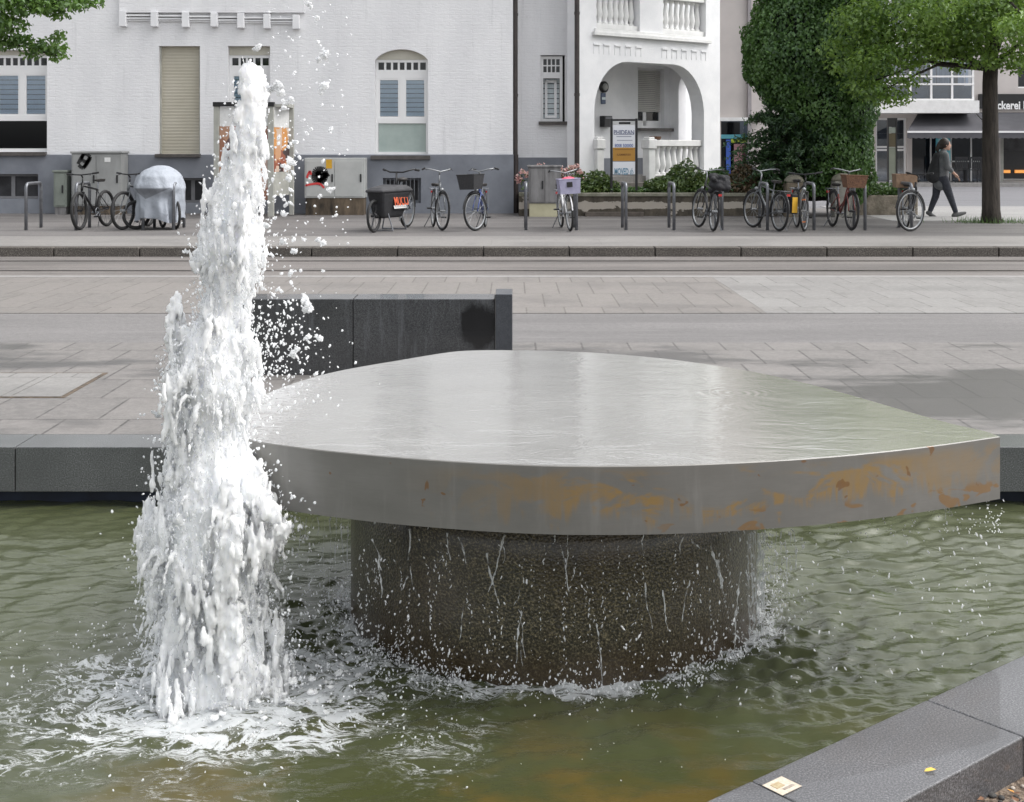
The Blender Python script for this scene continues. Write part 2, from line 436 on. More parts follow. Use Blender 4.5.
def granite_mat(name, c, speck=(.3, .3, .3), sc=160, rough=.35, coat=0, streak=0, streakc=(.2, .2, .2), stain=None):
    t = NT(name); f = t.noise(sc, 3, .8); v = t.n('ShaderNodeTexVoronoi'); v.inputs['Scale'].default_value = sc * .7; t.l(t.coord(), v.inputs['Vector'])
    col = t.ramp(f, [(.33, tuple(a * .3 for a in c)), (.5, c), (.64, speck)])
    col = t.mix(t.mr(t.noise(3, 5, .6), .35, .7, 0, .45), col, tuple(a * .55 for a in c))
    if streak:
        s = t.mr(t.noise(5, 6, .7, t.mapped((2.2, 2.2, .25))), .5, .72, 0, streak); col = t.mix(s, col, streakc)
    if stain:
        ds = t.n('ShaderNodeVectorMath', operation='DISTANCE'); mp_ = t.mapped((1, .2, .8)); t.l(mp_, ds.inputs[0]); ds.inputs[1].default_value = stain
        sm_ = t.mr(t.math('ADD', ds.outputs['Value'], t.math('MULTIPLY', t.noise(9, 4, .6), .12)), .20, .155); col = t.mix(t.math('MULTIPLY', sm_, .9), col, (.006, .006, .007))
    t.set(col=col, rough=rough, coat=coat, normal=t.bump(f, .15, .003)); return t.m


M['pave'] = paver_mat('beige_grey_pavers', (.20, .188, .178), (.155, .147, .14), (.055, .051, .048), .36, .62, .5, .75)
M['pave_far'] = paver_mat('brown_grey_slabs', (.21, .194, .18), (.178, .166, .155), (.105, .095, .085), .36, 1.12, .5, .25, 3.3)
M['pave_light'] = paver_mat('light_grey_slabs', (.25, .243, .233), (.21, .203, .194), (.11, .106, .10), .42, .72, .5, .2, 1.7)
M['asphalt'] = asphalt_mat('pale_asphalt', (.155, .148, .145), .35)
M['asphalt_road'] = asphalt_mat('road_asphalt', (.15, .137, .128), .6)
M['asphalt_walk'] = asphalt_mat('pavement_asphalt', (.135, .127, .123), .7, 90, .9)
M['asphalt_side'] = asphalt_mat('side_road_asphalt', (.145, .145, .155), .3, 90)
M['concrete'] = paver_mat('pale_kerbside_slabs', (.245, .234, .223), (.21, .20, .19), (.19, .18, .17), 1.6, .95, .5, .25, 5.1)
M['walk_light'] = asphalt_mat('pale_pavement', (.26, .255, .25), .3, 80)
M['kerb'] = granite_mat('dark_kerb_stone', (.085, .075, .065), (.2, .18, .16), 60, .8)
M['edge'] = simple('pale_edge_stone', (.29, .28, .27), (.23, .222, .215), 10, .8)
M['rail'] = simple('worn_rail_steel', (.11, .095, .085), (.05, .045, .04), 12, .4, .8)
M['granite'] = granite_mat('grey_granite', (.085, .085, .089), (.23, .23, .24), 200, .36, .35)
M['granite_dark'] = granite_mat('dark_grey_granite', (.10, .105, .105), (.22, .225, .23), 170, .32, .2)
M['granite_bench'] = granite_mat('polished_dark_granite', (.045, .047, .05), (.085, .088, .09), 170, .22, .35, .6, (.13, .135, .145))
M['granite_stained'] = granite_mat('stained_dark_granite', (.05, .052, .055), (.09, .093, .095), 170, .25, .3, .6, (.13, .135, .145), (X(478, 8.76) + 1.0, (8.76 - 8.9) * .2, Z(326, 8.76) * .8))
M['navy'] = simple('navy_basin_wall', (.02, .03, .06), (.01, .013, .025), 4, .5)
M['mortar'] = simple('pale_mortar', (.42, .40, .37), (.30, .29, .27), 30, .9)


def slab_piece(name, x0, x1, y0, y1, z, m, h=.3):
    o = MB().box(x0, x1, y0, y1, z - h, z).build(name, m); o['kind'] = 'structure'; return o

gr = simple('bare_soil', (.12, .10, .08), (.07, .06, .05), 2, .95)
o = MB().quad((-260, -120, -.75), (260, -120, -.75), (260, 380, -.75), (-260, 380, -.75)).build('ground', gr); o['kind'] = 'structure'
LX = 70
slab_piece('plaza_paving', -LX, LX, 6.97, 10.2, 0, M['pave'])
slab_piece('plaza_paving', -LX, -3.9, -6, 6.97, -.001, M['pave'])
slab_piece('asphalt_lane', -LX, LX, 10.2, 12.0, -.006, M['asphalt'])
slab_piece('paved_strip', -LX, 2.35, 12.0, 15.25, 0, M['pave_far'])
slab_piece('paved_strip', 2.35, LX, 12.0, 15.25, .001, M['pave_light'])
slab_piece('edge_stones', -LX, LX, 15.25, 15.42, .003, M['edge'])
slab_piece('tram_road', -LX, LX, 15.42, 18.15, -.008, M['asphalt_road'])
for y in (16.05, 17.4):
    b = MB().box(-LX, LX, y, y + .05, -.02, -.003).box(-LX, LX, y + .085, y + .105, -.02, -.004); o = b.build('tram_rail', M['rail']); o['kind'] = 'structure'
b = MB(); x = -LX
while x < LX:
    b.box(x + .006, x + 1.19, 18.15, 18.42, -.2, .12); x += 1.2
o = b.build('kerb', M['kerb'], bevel=.012); o['kind'] = 'structure'
slab_piece('kerbside_paving', -LX, LX, 18.42, 20.4, .119, M['concrete'])
slab_piece('pavement', -LX, LX, 20.4, 29.5, .115, M['asphalt_walk'])
slab_piece('pavement', 7.2, LX, 24.6, 30.4, .119, M['walk_light'], .2)
slab_piece('side_road', -LX, LX, 29.5, 44.9, .11, M['asphalt_side'])
slab_piece('pavement', -LX, LX, 44.9, 70, .23, M['walk_light'])
slab_piece('kerb', -LX, LX, 44.75, 44.9, .235, M['edge'])

# pool corners
A = Vector((.455, 3.067)); D = Vector((.7797, .6261)); NRM = Vector((.6261, -.7797))
def on_near(t, w=0.0): p = A + D * t + NRM * w; return (p.x, p.y)
T0, T1 = -5.2, 5.755
PC = [(-3.6, 6.67), on_near(T0), on_near(T1)]
# near side gravel bed
b = MB(); q0 = on_near(T0 - 12, .29); q1 = on_near(T1 + 14, .29)
b.prism([q0, (q0[0] + 25, q0[1] - 14), (q1[0] + 6, q1[1] - 20), q1], -.4, -.105)
t = NT('gravel_soil'); f = t.noise(45, 5, .8)
v = t.n('ShaderNodeTexVoronoi'); v.inputs['Scale'].default_value = 55; t.l(t.coord(), v.inputs['Vector'])
t.set(col=t.mix(.5, t.ramp(f, [(.3, (.035, .03, .025)), (.5, (.13, .10, .075)), (.7, (.3, .25, .2))]), t.ramp(t.noise(70, 3, .8, t.mapped((1, 1, 1), (0, 0, 0), (4, 2, 0))), [(.3, (.05, .035, .025)), (.5, (.16, .11, .075)), (.7, (.34, .27, .20))])), rough=.95, normal=t.bump(v.outputs['Distance'], .8, .02))
o = b.build('gravel_bed', t.m); o['kind'] = 'structure'
# loose gravel and leaf litter beside the rim
b = MB(); cols = [simple('brown_litter', (.20, .10, .05), (.10, .05, .03), 60, .8), simple('pale_pebble', (.42, .37, .32), (.3, .26, .22), 40, .8), simple('ochre_litter', (.55, .28, .06), (.4, .18, .05), 60, .8), simple('dark_pebble', (.06, .055, .05), (.03, .03, .03), 40, .8)]
for i in range(1500):
    t_ = random.uniform(-.6, 2.4); w = .292 + abs(random.gauss(0, .33)); p = on_near(t_, w)
    b.cur = random.choices([0, 1, 2, 3], [4, 4, 1, 5])[0]
    r = random.uniform(.004, .011) if b.cur in (1, 3) else random.uniform(.008, .019)
    if b.cur in (1, 3): b.ball((p[0], p[1], -.105 + r * .4), r, 1, (random.uniform(.7, 1.3), random.uniform(.7, 1.3), random.uniform(.5, .8)))
    else:
        R = Matrix.Translation((p[0], p[1], -.10 + random.uniform(.002, .012))) @ Euler((random.gauss(0, .35), random.gauss(0, .35), random.uniform(0, 6.3))).to_matrix().to_4x4()
        pts = [R @ Vector(q) for q in ((-r, 0, 0), (-.3 * r, -.5 * r, .12 * r), (r, 0, .05 * r), (-.2 * r, .5 * r, .14 * r))]
        b.add(pts, [(0, 1, 2, 3)])
tag(b.build('leaf_litter', cols), 'brown leaf litter and pebbles on the ground beside the near granite rim', 'leaf litter', kind='stuff')

# ------------------------------------------------------------------ basin
basin = thing('fountain_basin', 'low granite rimmed pool basin holding the green water', 'fountain basin', (0, 6.67, -.5))
def coping(poly, m): return MB().prism(poly, -.23, 0).build('coping_stone', m, basin, bevel=.004)
x = -3.9
while x < 5.3:
    x1 = min(x + 1.35, 5.32); coping([(x + .003, 6.67), (x1 - .003, 6.67), (x1 - .003, 6.968), (x + .003, 6.968)], M['granite_dark']); x = x1
ts = [-5.45] + [.166 + .737 * k for k in range(-7, 8)] + [T1 - .1]
for a, c in zip(ts[:-1], ts[1:]):
    if c <= a: continue
    coping([on_near(a + .0015, .29), on_near(c - .0015, .29), on_near(c - .0015, 0), on_near(a + .0015, 0)], M['granite'])
y = .15
while y < 6.6:
    y1 = min(y + 1.1, 6.66); coping([(-3.9, y + .003), (-3.6, y + .003), (-3.6, y1 - .003), (-3.9, y1 - .003)], M['granite_dark']); y = y1
b = MB().box(-3.9, 5.3, 6.79, 6.966, -.7, -.232)
b.prism([on_near(-5.4, .285), on_near(T1, .285), on_near(T1, .12), on_near(-5.4, .12)], -.7, -.232)
b.box(-3.895, -3.7, .2, 6.78, -.7, -.232); b.build('basin_wall', M['navy'], basin)
b = MB(); b.box(-3.88, 5.2, 6.69, 6.95, -.2315, -.012); b.prism([on_near(-5.3, .28), on_near(T1 - .2, .28), on_near(T1 - .2, .02), on_near(-5.3, .02)], -.2315, -.006)
b.build('mortar_bed', M['mortar'], basin)

# small sticker and yellow leaf on the near rim
def lay_quad(cpx, cpy, w, l, ang, z): c = P(cpx, cpy, GY(cpy, z)); c.z = z; return Matrix.Translation(c) @ Matrix.Rotation(ang, 4, 'Z')
st = thing('sticker', 'small square beige sticker stuck on the near granite rim beside a joint', 'sticker', (X(782, GY(786)), GY(786), .001))
ang = math.atan2(D.y, D.x)
Mx = lay_quad(782, 786, .07, .07, ang, .0015)
MB(Mx).box(-.036, .036, -.031, .031, 0, .0012).build('paper', simple('worn_cream_paper', (.56, .50, .42), (.45, .38, .29), 120, .7), st)
b = MB(Mx); b.box(-.022, .006, -.004, .018, .0012, .0022); b.build('printed_picture', simple('brown_print', (.33, .24, .14), (.42, .36, .22), 150, .6), st)
b = MB(Mx); b.box(-.012, .026, -.019, -.011, .0012, .0022); b.build('printed_line', simple('grey_print', (.24, .20, .17), (.40, .35, .28), 150, .6), st)
c = P(930, 772, GY(772)); b = MB(Matrix.Translation((c.x, c.y, .003)) @ Matrix.Rotation(.2, 4, 'Z'))
b.add([(-.016, 0, 0), (-.006, -.007, .003), (.008, -.006, .004), (.017, 0, .002), (.007, .007, .005), (-.007, .006, .004)], [(0, 1, 2, 3), (0, 3, 4, 5)])
tag(b.build('fallen_leaf', simple('yellow_leaf', (.72, .50, .08), (.55, .36, .05), 150, .6)), 'tiny yellow fallen leaf lying on the near granite rim', 'leaf')

# ------------------------------------------------------------------ water
JC = np.array([-.945, 4.42]); PCN = np.array([.166, 5.25]); PR = .811; WZ = -.31
def build_water():
    st = .0155; xs = np.arange(-3.72, 5.3, st); ys = np.arange(-.45, 6.80, st)
    gx, gy = np.meshgrid(xs, ys); nx, ny = len(xs), len(ys)
    x = gx.ravel(); y = gy.ravel()
    sd = (x - A.x) * NRM.x + (y - A.y) * NRM.y          # distance outside the near edge
    inside = sd < .14
    p3 = np.stack([x, y, np.zeros_like(x)], 1)
    dj = np.hypot(x - JC[0], y - JC[1]); dp = np.abs(np.hypot(x - PCN[0], y - PCN[1]) - PR)
    dp = np.where(np.hypot(x - PCN[0], y - PCN[1]) < PR, 0, dp)
    warp = fbm(p3 * 2.3 + 5, 3) * .25; djf = np.maximum(0, dj * (1 + .55 * fbm(p3 * np.array([2.0, 3.2, 1]) + 50, 3)))
    # rings travelling away from the falling water, broken up
    h = .0055 * np.sin(2 * PI * (dp + warp) / .21) * np.exp(-dp / 1.6)
    h += .004 * np.sin(2 * PI * (dj + warp * 1.3) / .16) * np.exp(-dj / 1.6)
    # right-hand swell seen as long bright crests
    wx = x + .35 * fbm(p3 * 1.1 + 40, 2); wy = y + .25 * fbm(p3 * 1.3 + 60, 2)
    pw = np.stack([wx * .8 + wy * .5, wy - wx * .25, 0 * x], 1)
    h += .023 * (fbm(pw * np.array([2.2, 8.5, 1]), 3)) * (.74 + .26 * np.tanh(x + .1))
    h += .0125 * fbm(pw * np.array([6.0, 20, 1]) + 21, 2) * (.74 + .26 * np.tanh(x + .1))
    h += .008 * fbm(p3 * np.array([6.5, 11.0, 1]) + 9, 3)
    rough = 1.2 * np.exp(-(dj / .62) ** 2) + 1.0 * np.exp(-(dp / .26) ** 2) + .5 * np.exp(-(np.hypot(x - 1.05, y - 4.5) / .5) ** 2)
    h += rough * (.050 * np.abs(fbm(p3 * np.array([7, 10, 1]) + 3, 3)) + .010 * fbm(p3 * np.array([20, 28, 1]) + 31, 2))
    calm = 1 - .75 * np.exp(-((np.hypot((x + .05) / 1.25, (y - 3.62) / .50))) ** 2)
    h *= calm
    fj = np.exp(-(np.maximum(djf - .20, 0) / .44) ** 2)
    # foam is carried towards the viewer and to the left of the jet
    fj2 = np.exp(-(np.hypot((x + 1.15) / .75, (y - 4.28) / .55)) ** 2)
    fp = np.exp(-(dp / .17) ** 2) * np.clip(.78 + .9 * fbm(p3 * np.array([4, 6, 1]) + 13, 3), 0, .95)
    fw = np.exp(-(np.hypot((x + 1.0) / 1.35, (y - 4.28) / .80)) ** 2) * 1.0 * (.72 + .6 * fbm(p3 * np.array([2.5, 4, 1]) + 77, 3))
    foam = np.maximum(np.maximum(np.maximum(fj, .78 * fj2), fp), fw)
    ok = inside.reshape(ny, nx); idx = np.arange(nx * ny).reshape(ny, nx)
    c = ok[:-1, :-1] & ok[1:, :-1] & ok[:-1, 1:] & ok[1:, 1:]
    q = np.stack([idx[:-1, :-1][c], idx[:-1, 1:][c], idx[1:, 1:][c], idx[1:, :-1][c]], 1)
    used = np.unique(q); mp = -np.ones(nx * ny, dtype=np.int64); mp[used] = np.arange(len(used))
    V = np.stack([x, y, WZ + h], 1)[used]
    return V, mp[q], foam[used], (1 - calm)[used] * 1.34

t = NT('murky_green_water')
at = t.n('ShaderNodeAttribute'); at.attribute_name = 'foam'; at.attribute_type = 'GEOMETRY'
big = t.noise(1.1, 4, .55); br = t.noise(1.8, 4, .6, t.mapped((1, 1, 1), (0, 0, 0), (3.1, 7.7, 0)))
base = t.ramp(big, [(.3, (.044, .052, .022)), (.5, (.068, .077, .040)), (.7, (.094, .103, .064))])
ac = t.n('ShaderNodeAttribute'); ac.attribute_name = 'clear'; ac.attribute_type = 'GEOMETRY'
base = t.mix(t.math('MULTIPLY', ac.outputs['Fac'], .85, clamp=True), base, (.042, .046, .014))
base = t.mix(t.math('MULTIPLY', t.mr(br, .46, .62, 0, .75), ac.outputs['Fac'], clamp=True), base, (.115, .075, .018))
v1 = t.noise(5.2, 9, .74, t.mapped((.75, 1.5, 1)), 1.3); v2 = t.noise(34, 5, .7, t.mapped((.8, 1.3, 1)), .8)
ridge = t.math('SUBTRACT', 1.0, t.math('MULTIPLY', t.math('ABSOLUTE', t.math('SUBTRACT', v1, .5)), 11.0), clamp=True)
lace = t.math('ADD', t.math('MULTIPLY', ridge, .62), t.math('MULTIPLY', v2, .6))
fo = t.math('ADD', t.math('MULTIPLY', at.outputs['Fac'], 1.15), t.math('SUBTRACT', lace, 1.32))
fm = t.mr(fo, 0.02, .42)
fm = t.math('MULTIPLY', fm, t.mr(at.outputs['Fac'], .06, .25))
col = t.mix(t.math('MULTIPLY', fm, .85), base, (.66, .68, .69))
w = t.noise(16, 4, .6, t.mapped((.65, 1.7, 1)), .9); w3 = t.noise(48, 3, .6, t.mapped((.7, 1.5, 1)))
hh = t.math('ADD', w, t.math('ADD', t.math('MULTIPLY', w3, .35), t.math('MULTIPLY', fm, 1.2)))
t.set(col=col, rough=t.mr(fm, 0, 1, .04, .5), ior=1.48, normal=t.bump(hh, .27, .012))
M['water'] = t.m
V, Q, foam, clear = build_water()
o = np_mesh('water', V, Q, M['water'], smooth=True); o['kind'] = 'structure'
a = o.data.attributes.new('foam', 'FLOAT', 'POINT'); a.data.foreach_set('value', foam.astype(np.float32))
a = o.data.attributes.new('clear', 'FLOAT', 'POINT'); a.data.foreach_set('value', clear.astype(np.float32))

# ------------------------------------------------------------------ stone and metal fountain table
TZ = .53; TH = .219
opx = [(224, 428), (250, 440), (300, 447.5), (350, 453), (400, 457.5), (450, 461), (500, 463.8), (560, 465.8), (620, 466), (680, 465), (740, 462.5), (800, 459), (860, 454), (920, 447.5), (965, 441.5), (1000, 436.3),
       (985, 431), (950, 423), (900, 409), (850, 394.5), (800, 381.5), (750, 371), (700, 363), (650, 357), (600, 353), (560, 351), (520, 350.2), (480, 350.2), (450, 352), (400, 360), (340, 370.5), (300, 381), (265, 394), (240, 407), (226, 419)]
op = [((a - CX) * (EYE - TZ) / (b_ - HZ), (EYE - TZ) * F / (b_ - HZ)) for a, b_ in opx]
def catmull(pts, sub, sharp=()):
    n = len(pts); out = []
    for i in range(n):
        p0, p1, p2, p3 = [np.array(pts[j % n]) for j in (i - 1, i, i + 1, i + 2)]
        if i in sharp: p0 = p1 * 2 - p2
        if (i + 1) % n in sharp: p3 = p2 * 2 - p1
        for k in range(sub):
            u = k / sub; out.append(tuple(.5 * ((2 * p1) + (-p0 + p2) * u + (2 * p0 - 5 * p1 + 4 * p2 - p3) * u * u + (-p0 + 3 * p1 - 3 * p2 + p3) * u ** 3)))
    return out
outline = catmull(op, 4, (15,))
table = thing('fountain_table', 'grey three-cornered fountain slab with rust stains on a round speckled pedestal in the pool', 'fountain', (.166, 5.25, -.5))
# wet top: brushed metal under a thin rippling film of water
t = NT('wet_brushed_top'); q = t.sep()
gg = t.noise(2.2, 5, .6); fine = t.noise(160, 3, .7, t.mapped((.3, 1, 1)))
c = t.ramp(gg, [(.3, (.25, .245, .228)), (.7, (.335, .33, .312))])
gx_ = t.mr(q[0], .2, 1.35); c = t.mix(t.math('MULTIPLY', gx_, .5), c, (.30, .31, .22))
n1 = t.noise(13, 8, .75, t.mapped((.8, 1.5, 1)), 1.5); rd = t.math('SUBTRACT', 1.0, t.math('MULTIPLY', t.math('ABSOLUTE', t.math('SUBTRACT', n1, .5)), 8.0), clamp=True)
left = t.mr(q[0], -.55, -1.35); fo = t.mr(t.math('ADD', t.math('MULTIPLY', left, .95), t.math('SUBTRACT', t.math('ADD', t.math('MULTIPLY', rd, .5), t.math('MULTIPLY', t.noise(45, 4, .7), .55)), 1.12)), 0, .3)
fo = t.math('MULTIPLY', fo, t.mr(q[0], -.35, -.8)); c = t.mix(t.math('MULTIPLY', fo, .5), c, (.7, .71, .72))
cd = t.n('ShaderNodeVectorMath', operation='DISTANCE'); t.l(t.coord(), cd.inputs[0]); cd.inputs[1].default_value = (.75, .1, 1.03)
rings = t.math('MULTIPLY', t.math('SINE', t.math('MULTIPLY', t.math('ADD', cd.outputs['Value'], t.math('MULTIPLY', t.noise(3, 3), .12)), 165.0)), t.mr(cd.outputs['Value'], .26, .04, 0, .16))
film = t.math('ADD', t.math('ADD', t.math('MULTIPLY', t.noise(5.5, 4, .6, t.mapped((.7, 1.2, 1)), 1.2), 1.6), t.math('MULTIPLY', t.noise(38, 3, .6, t.mapped((.5, 1.4, 1))), .22)), t.math('ADD', t.math('MULTIPLY', fo, .3), rings))
nb = t.bump(film, .15, .012)
t.set(col=c, rough=t.mr(fo, 0, 1, .26, .6), metal=.12, coat=1.0, coatr=.12, normal=nb, coatn=nb)
M['table_top'] = t.m
t = NT('rust_stained_side'); q = t.sep()
c = t.ramp(t.noise(3, 5, .6, t.mapped((1, 1, 2))), [(.3, (.150, .146, .134)), (.7, (.20, .195, .181))])
br_ = t.noise(14, 4, .6, t.mapped((1, 1, 14))); c = t.mix(t.mr(br_, .4, .7, 0, .25), c, (.15, .145, .135))
c = t.mix(t.mr(t.noise(5, 4, .6, t.mapped((3, 3, .4))), .55, .75, 0, .4), c, (.26, .255, .24))
hz_ = q[2]      # local height above the base (-0.5): slab side spans 0.811 .. 1.03
drip = t.math('MULTIPLY', t.math('SUBTRACT', t.noise(24, 3, .6, t.mapped((1, 1, .12))), .5), .30)
upper = t.math('MULTIPLY', t.mr(t.math('ADD', hz_, drip), .86, .93), t.mr(hz_, 1.03, .985))
wv = t.noise(4.2, 5, .62, t.mapped((1, 1, 2.4), (0, 0, 0), (1.3, .4, .2)), .8)
mask = t.math('MULTIPLY', t.mr(wv, .43, .54), upper)
xr = t.math('MULTIPLY', t.mr(q[0], -.6, .25), t.mr(q[0], 1.5, .9, .4, 1.0)); mask = t.math('MULTIPLY', mask, xr)
c = t.mix(t.math('MULTIPLY', mask, t.math('MULTIPLY', t.mr(t.noise(16, 4, .7, t.mapped((1, 1, .5))), .3, .7, .6, 1.0), 1.0)), c, (.27, .172, .06))
low = t.math('MULTIPLY', t.mr(hz_, .895, .865), t.mr(q[0], .1, .5))
m2 = t.math('MULTIPLY', t.mr(t.noise(7.5, 3, .5, t.mapped((1, 1, 1.6), (0, 0, 0), (2.2, 3.1, 0)), .6), .585, .625), low)
c = t.mix(t.math('MULTIPLY', m2, .7), c, (.22, .115, .03))
m3 = t.mr(t.noise(17, 2, .5, None, .4), .70, .72, smooth=False); c = t.mix(t.math('MULTIPLY', m3, .8), c, (.17, .085, .03))
t.set(col=c, rough=.42, metal=.15, coat=.15, normal=t.bump(br_, .05, .003))
M['table_side'] = t.m
b = MB(); n = len(outline)
vs = [(p[0], p[1], TZ - TH) for p in outline] + [(p[0], p[1], TZ - .003) for p in outline]
cen = np.mean(np.array(outline), 0)
inn = [tuple(np.array(p) + (cen - np.array(p)) / np.linalg.norm(cen - np.array(p)) * .0035) for p in outline]
vs += [(p[0], p[1], TZ) for p in inn]
b.cur = 1; b.add(vs, [(i, (i + 1) % n, n + (i + 1) % n, n + i) for i in range(n)] + [tuple(range(n - 1, -1, -1))])
b.f += [(n + i, n + (i + 1) % n, 2 * n + (i + 1) % n, 2 * n + i) for i in range(n)] + [tuple(range(2 * n, 3 * n))]; b.mi += [1] * n + [0]
slab = b.build('slab', [M['table_top'], M['table_side']], table)
t = NT('wet_exposed_aggregate'); q = t.sep()
f = t.noise(120, 3, .8); vv = t.n('ShaderNodeTexVoronoi'); vv.inputs['Scale'].default_value = 105; t.l(t.coord(), vv.inputs['Vector'])
c = t.ramp(f, [(.32, (.008, .007, .005)), (.5, (.038, .034, .021)), (.68, (.26, .22, .13))])
c = t.mix(t.mr(t.noise(2.2, 5, .6), .42, .68, 0, .55), c, (.060, .040, .020))
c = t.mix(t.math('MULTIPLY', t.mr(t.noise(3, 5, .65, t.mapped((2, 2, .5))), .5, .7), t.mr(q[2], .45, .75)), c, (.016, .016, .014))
c = t.mix(t.math('MULTIPLY', t.mr(q[2], .36, .22), .6), c, (.075, .048, .022))
t.set(col=c, rough=.38, coat=.35, coatr=.15, normal=t.bump(vv.outputs['Distance'], .4, .008)); M['aggregate'] = t.m
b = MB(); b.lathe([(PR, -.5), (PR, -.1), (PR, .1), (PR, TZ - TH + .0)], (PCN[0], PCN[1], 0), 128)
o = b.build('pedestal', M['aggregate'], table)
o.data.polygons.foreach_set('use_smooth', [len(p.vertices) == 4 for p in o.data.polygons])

# dark granite bench behind the table
bench = thing('granite_bench', 'long dark polished granite block bench behind the fountain slab', 'bench', (-1.0, 8.9, 0))
y0 = 8.76; zt = Z(299, y0); xl = X(205, y0); xr_ = X(495, y0)
b = MB(); xm = X(353, y0)
b.box(xl, xm - .002, y0, 9.06, 0, zt).build('seat_block', M['granite_bench'], bench, bevel=.006)
MB().box(xm + .002, xr_, y0 + .001, 9.06, 0, zt).build('seat_block', M['granite_stained'], bench, bevel=.006)
MB().box(xr_ + .003, X(512.5, y0), 8.74, 9.07, 0, zt + .035).build('end_block', granite_mat('blue_grey_granite', (.055, .06, .07), (.1, .105, .115), 170, .3, .1), bench, bevel=.006)

# service covers let into the paving
def cover(px0, px1, py0, py1, label, im):
    Ya, Yb = GY(py1), GY(py0); x0, x1 = X((px0 + 0), Ya), X(px1, Ya)
    t_ = thing('service_cover', label, 'service cover', ((x0 + x1) / 2, (Ya + Yb) / 2, 0))
    b = MB(); w = .03 if px0 < 500 else .014
    b.box(x0, x1, Ya, Ya + w, -.02, .003).box(x0, x1, Yb - w, Yb, -.02, .003).box(x0, x0 + w, Ya + w, Yb - w, -.02, .003).box(x1 - w, x1, Ya + w, Yb - w, -.02, .003)
    b.build('frame', simple('rusty_steel_frame', (.16, .12, .085), (.06, .05, .04), 14, .7, .3), t_)
    xm = (x0 * .45 + x1 * .55)
    MB().box(x0 + w, xm, Ya + w, Yb - w, -.02, .005).box(xm + .008, x1 - w, Ya + w, Yb - w, -.02, .005).build('infill_slab', im, t_)
cover(-60, 64, 373, 398, 'pale paved service cover in a rusty frame on the plaza, left of the water jet', M['pave_light'])
# ================================================================== jet, spray, drips
t = NT('white_foaming_water'); q = t.sep()
nz = t.noise(60, 5, .75, t.mapped((1, 1, .55))); n2 = t.noise(18, 5, .7, t.mapped((1, 1, .4)), .6)
hgt = t.math('ADD', nz, t.math('MULTIPLY', n2, 1.6))
fc = t.ramp(n2, [(.3, (.84, .865, .89)), (.55, (.93, .94, .95))]); nb = t.bump(hgt, .22, .005)
t.set(col=fc, rough=.3, ior=1.33, normal=nb, sss=1.0)
t.b.inputs['Subsurface Radius'].default_value = (.045, .045, .048); t.b.inputs['Subsurface Scale'].default_value = 1.0
m1 = t.b
tr = t.n('ShaderNodeBsdfTransparent'); tr.inputs[0].default_value = (.97, .985, 1, 1)
mx = t.n('ShaderNodeMixShader'); q = t.sep()
hn = t.noise(46, 6, .8, t.mapped((1, 1, .26), (0, 0, 0), (5, 1, 2)), .8)
hole = t.math('MULTIPLY', t.mr(hn, .60, .68), t.mr(q[2], 1.3, .3, .08, .35))
lw = t.n('ShaderNodeLayerWeight'); lw.inputs[0].default_value = .4
edge = t.math('MULTIPLY', t.mr(lw.outputs['Facing'], .6, .98), t.mr(hn, .35, .6, .25, .9))
t.l(t.math('MAXIMUM', hole, edge), mx.inputs[0]); t.l(m1.outputs[0], mx.inputs[1]); t.l(tr.outputs[0], mx.inputs[2]); t.l(mx.outputs[0], t.out.inputs[0])
M['foam'] = t.m
t = NT('water_drops')
t.set(col=(.93, .94, .95), rough=.12, ior=1.33)
tl = t.n('ShaderNodeBsdfTranslucent'); tl.inputs[0].default_value = (.95, .96, .97, 1); mx = t.n('ShaderNodeMixShader'); mx.inputs[0].default_value = .45; t.l(t.b.outputs[0], mx.inputs[1]); t.l(tl.outputs[0], mx.inputs[2])
tr = t.n('ShaderNodeBsdfTransparent'); m2 = t.n('ShaderNodeMixShader'); lw = t.n('ShaderNodeLayerWeight'); lw.inputs[0].default_value = .5
t.l(t.math('ADD', t.mr(lw.outputs['Facing'], .2, .9, .0, .5), t.mr(t.noise(160, 2), .4, .65, 0, .35)), m2.inputs[0]); t.l(mx.outputs[0], m2.inputs[1]); t.l(tr.outputs[0], m2.inputs[2]); t.l(m2.outputs[0], t.out.inputs[0])
M['drop'] = t.m
t = NT('falling_water_strand'); n2 = t.noise(60, 3, .7, t.mapped((1, 1, .3)))
t.set(col=(.78, .80, .80), rough=.1, ior=1.33)
tr = t.n('ShaderNodeBsdfTransparent'); mx = t.n('ShaderNodeMixShader'); t.l(t.mr(n2, .35, .65, .25, .9), mx.inputs[0]); t.l(t.b.outputs[0], mx.inputs[1]); t.l(tr.outputs[0], mx.inputs[2]); t.l(mx.outputs[0], t.out.inputs[0])
M['strand'] = t.m

JY = 4.42
env = [(70, 244, 262), (78, 239, 267), (90, 238, 268), (104, 240, 268), (118, 235, 268), (132, 230, 268), (146, 229, 266), (160, 224, 265), (180, 217, 265), (200, 209, 266), (220, 203, 267), (240, 197, 268), (258, 193, 266), (270, 200, 262), (285, 204, 256), (300, 198, 252), (320, 194, 251), (340, 186, 254), (355, 166, 256), (380, 163, 260), (395, 162, 263), (410, 165, 254), (430, 165, 248), (450, 166, 250), (470, 163, 262), (490, 160, 277), (505, 155, 288), (520, 146, 290), (540, 144, 284), (560, 147, 276), (590, 152, 271), (620, 153, 271), (650, 150, 276), (672, 143, 284), (692, 136, 292)]
ey = np.array([e[0] for e in env]); el = np.array([e[1] for e in env]); er = np.array([e[2] for e in env])
b = MB(); rr = random.Random(3)
def jp(px, py, dy=0.0): return (X(px, JY), JY + dy, Z(py, JY))
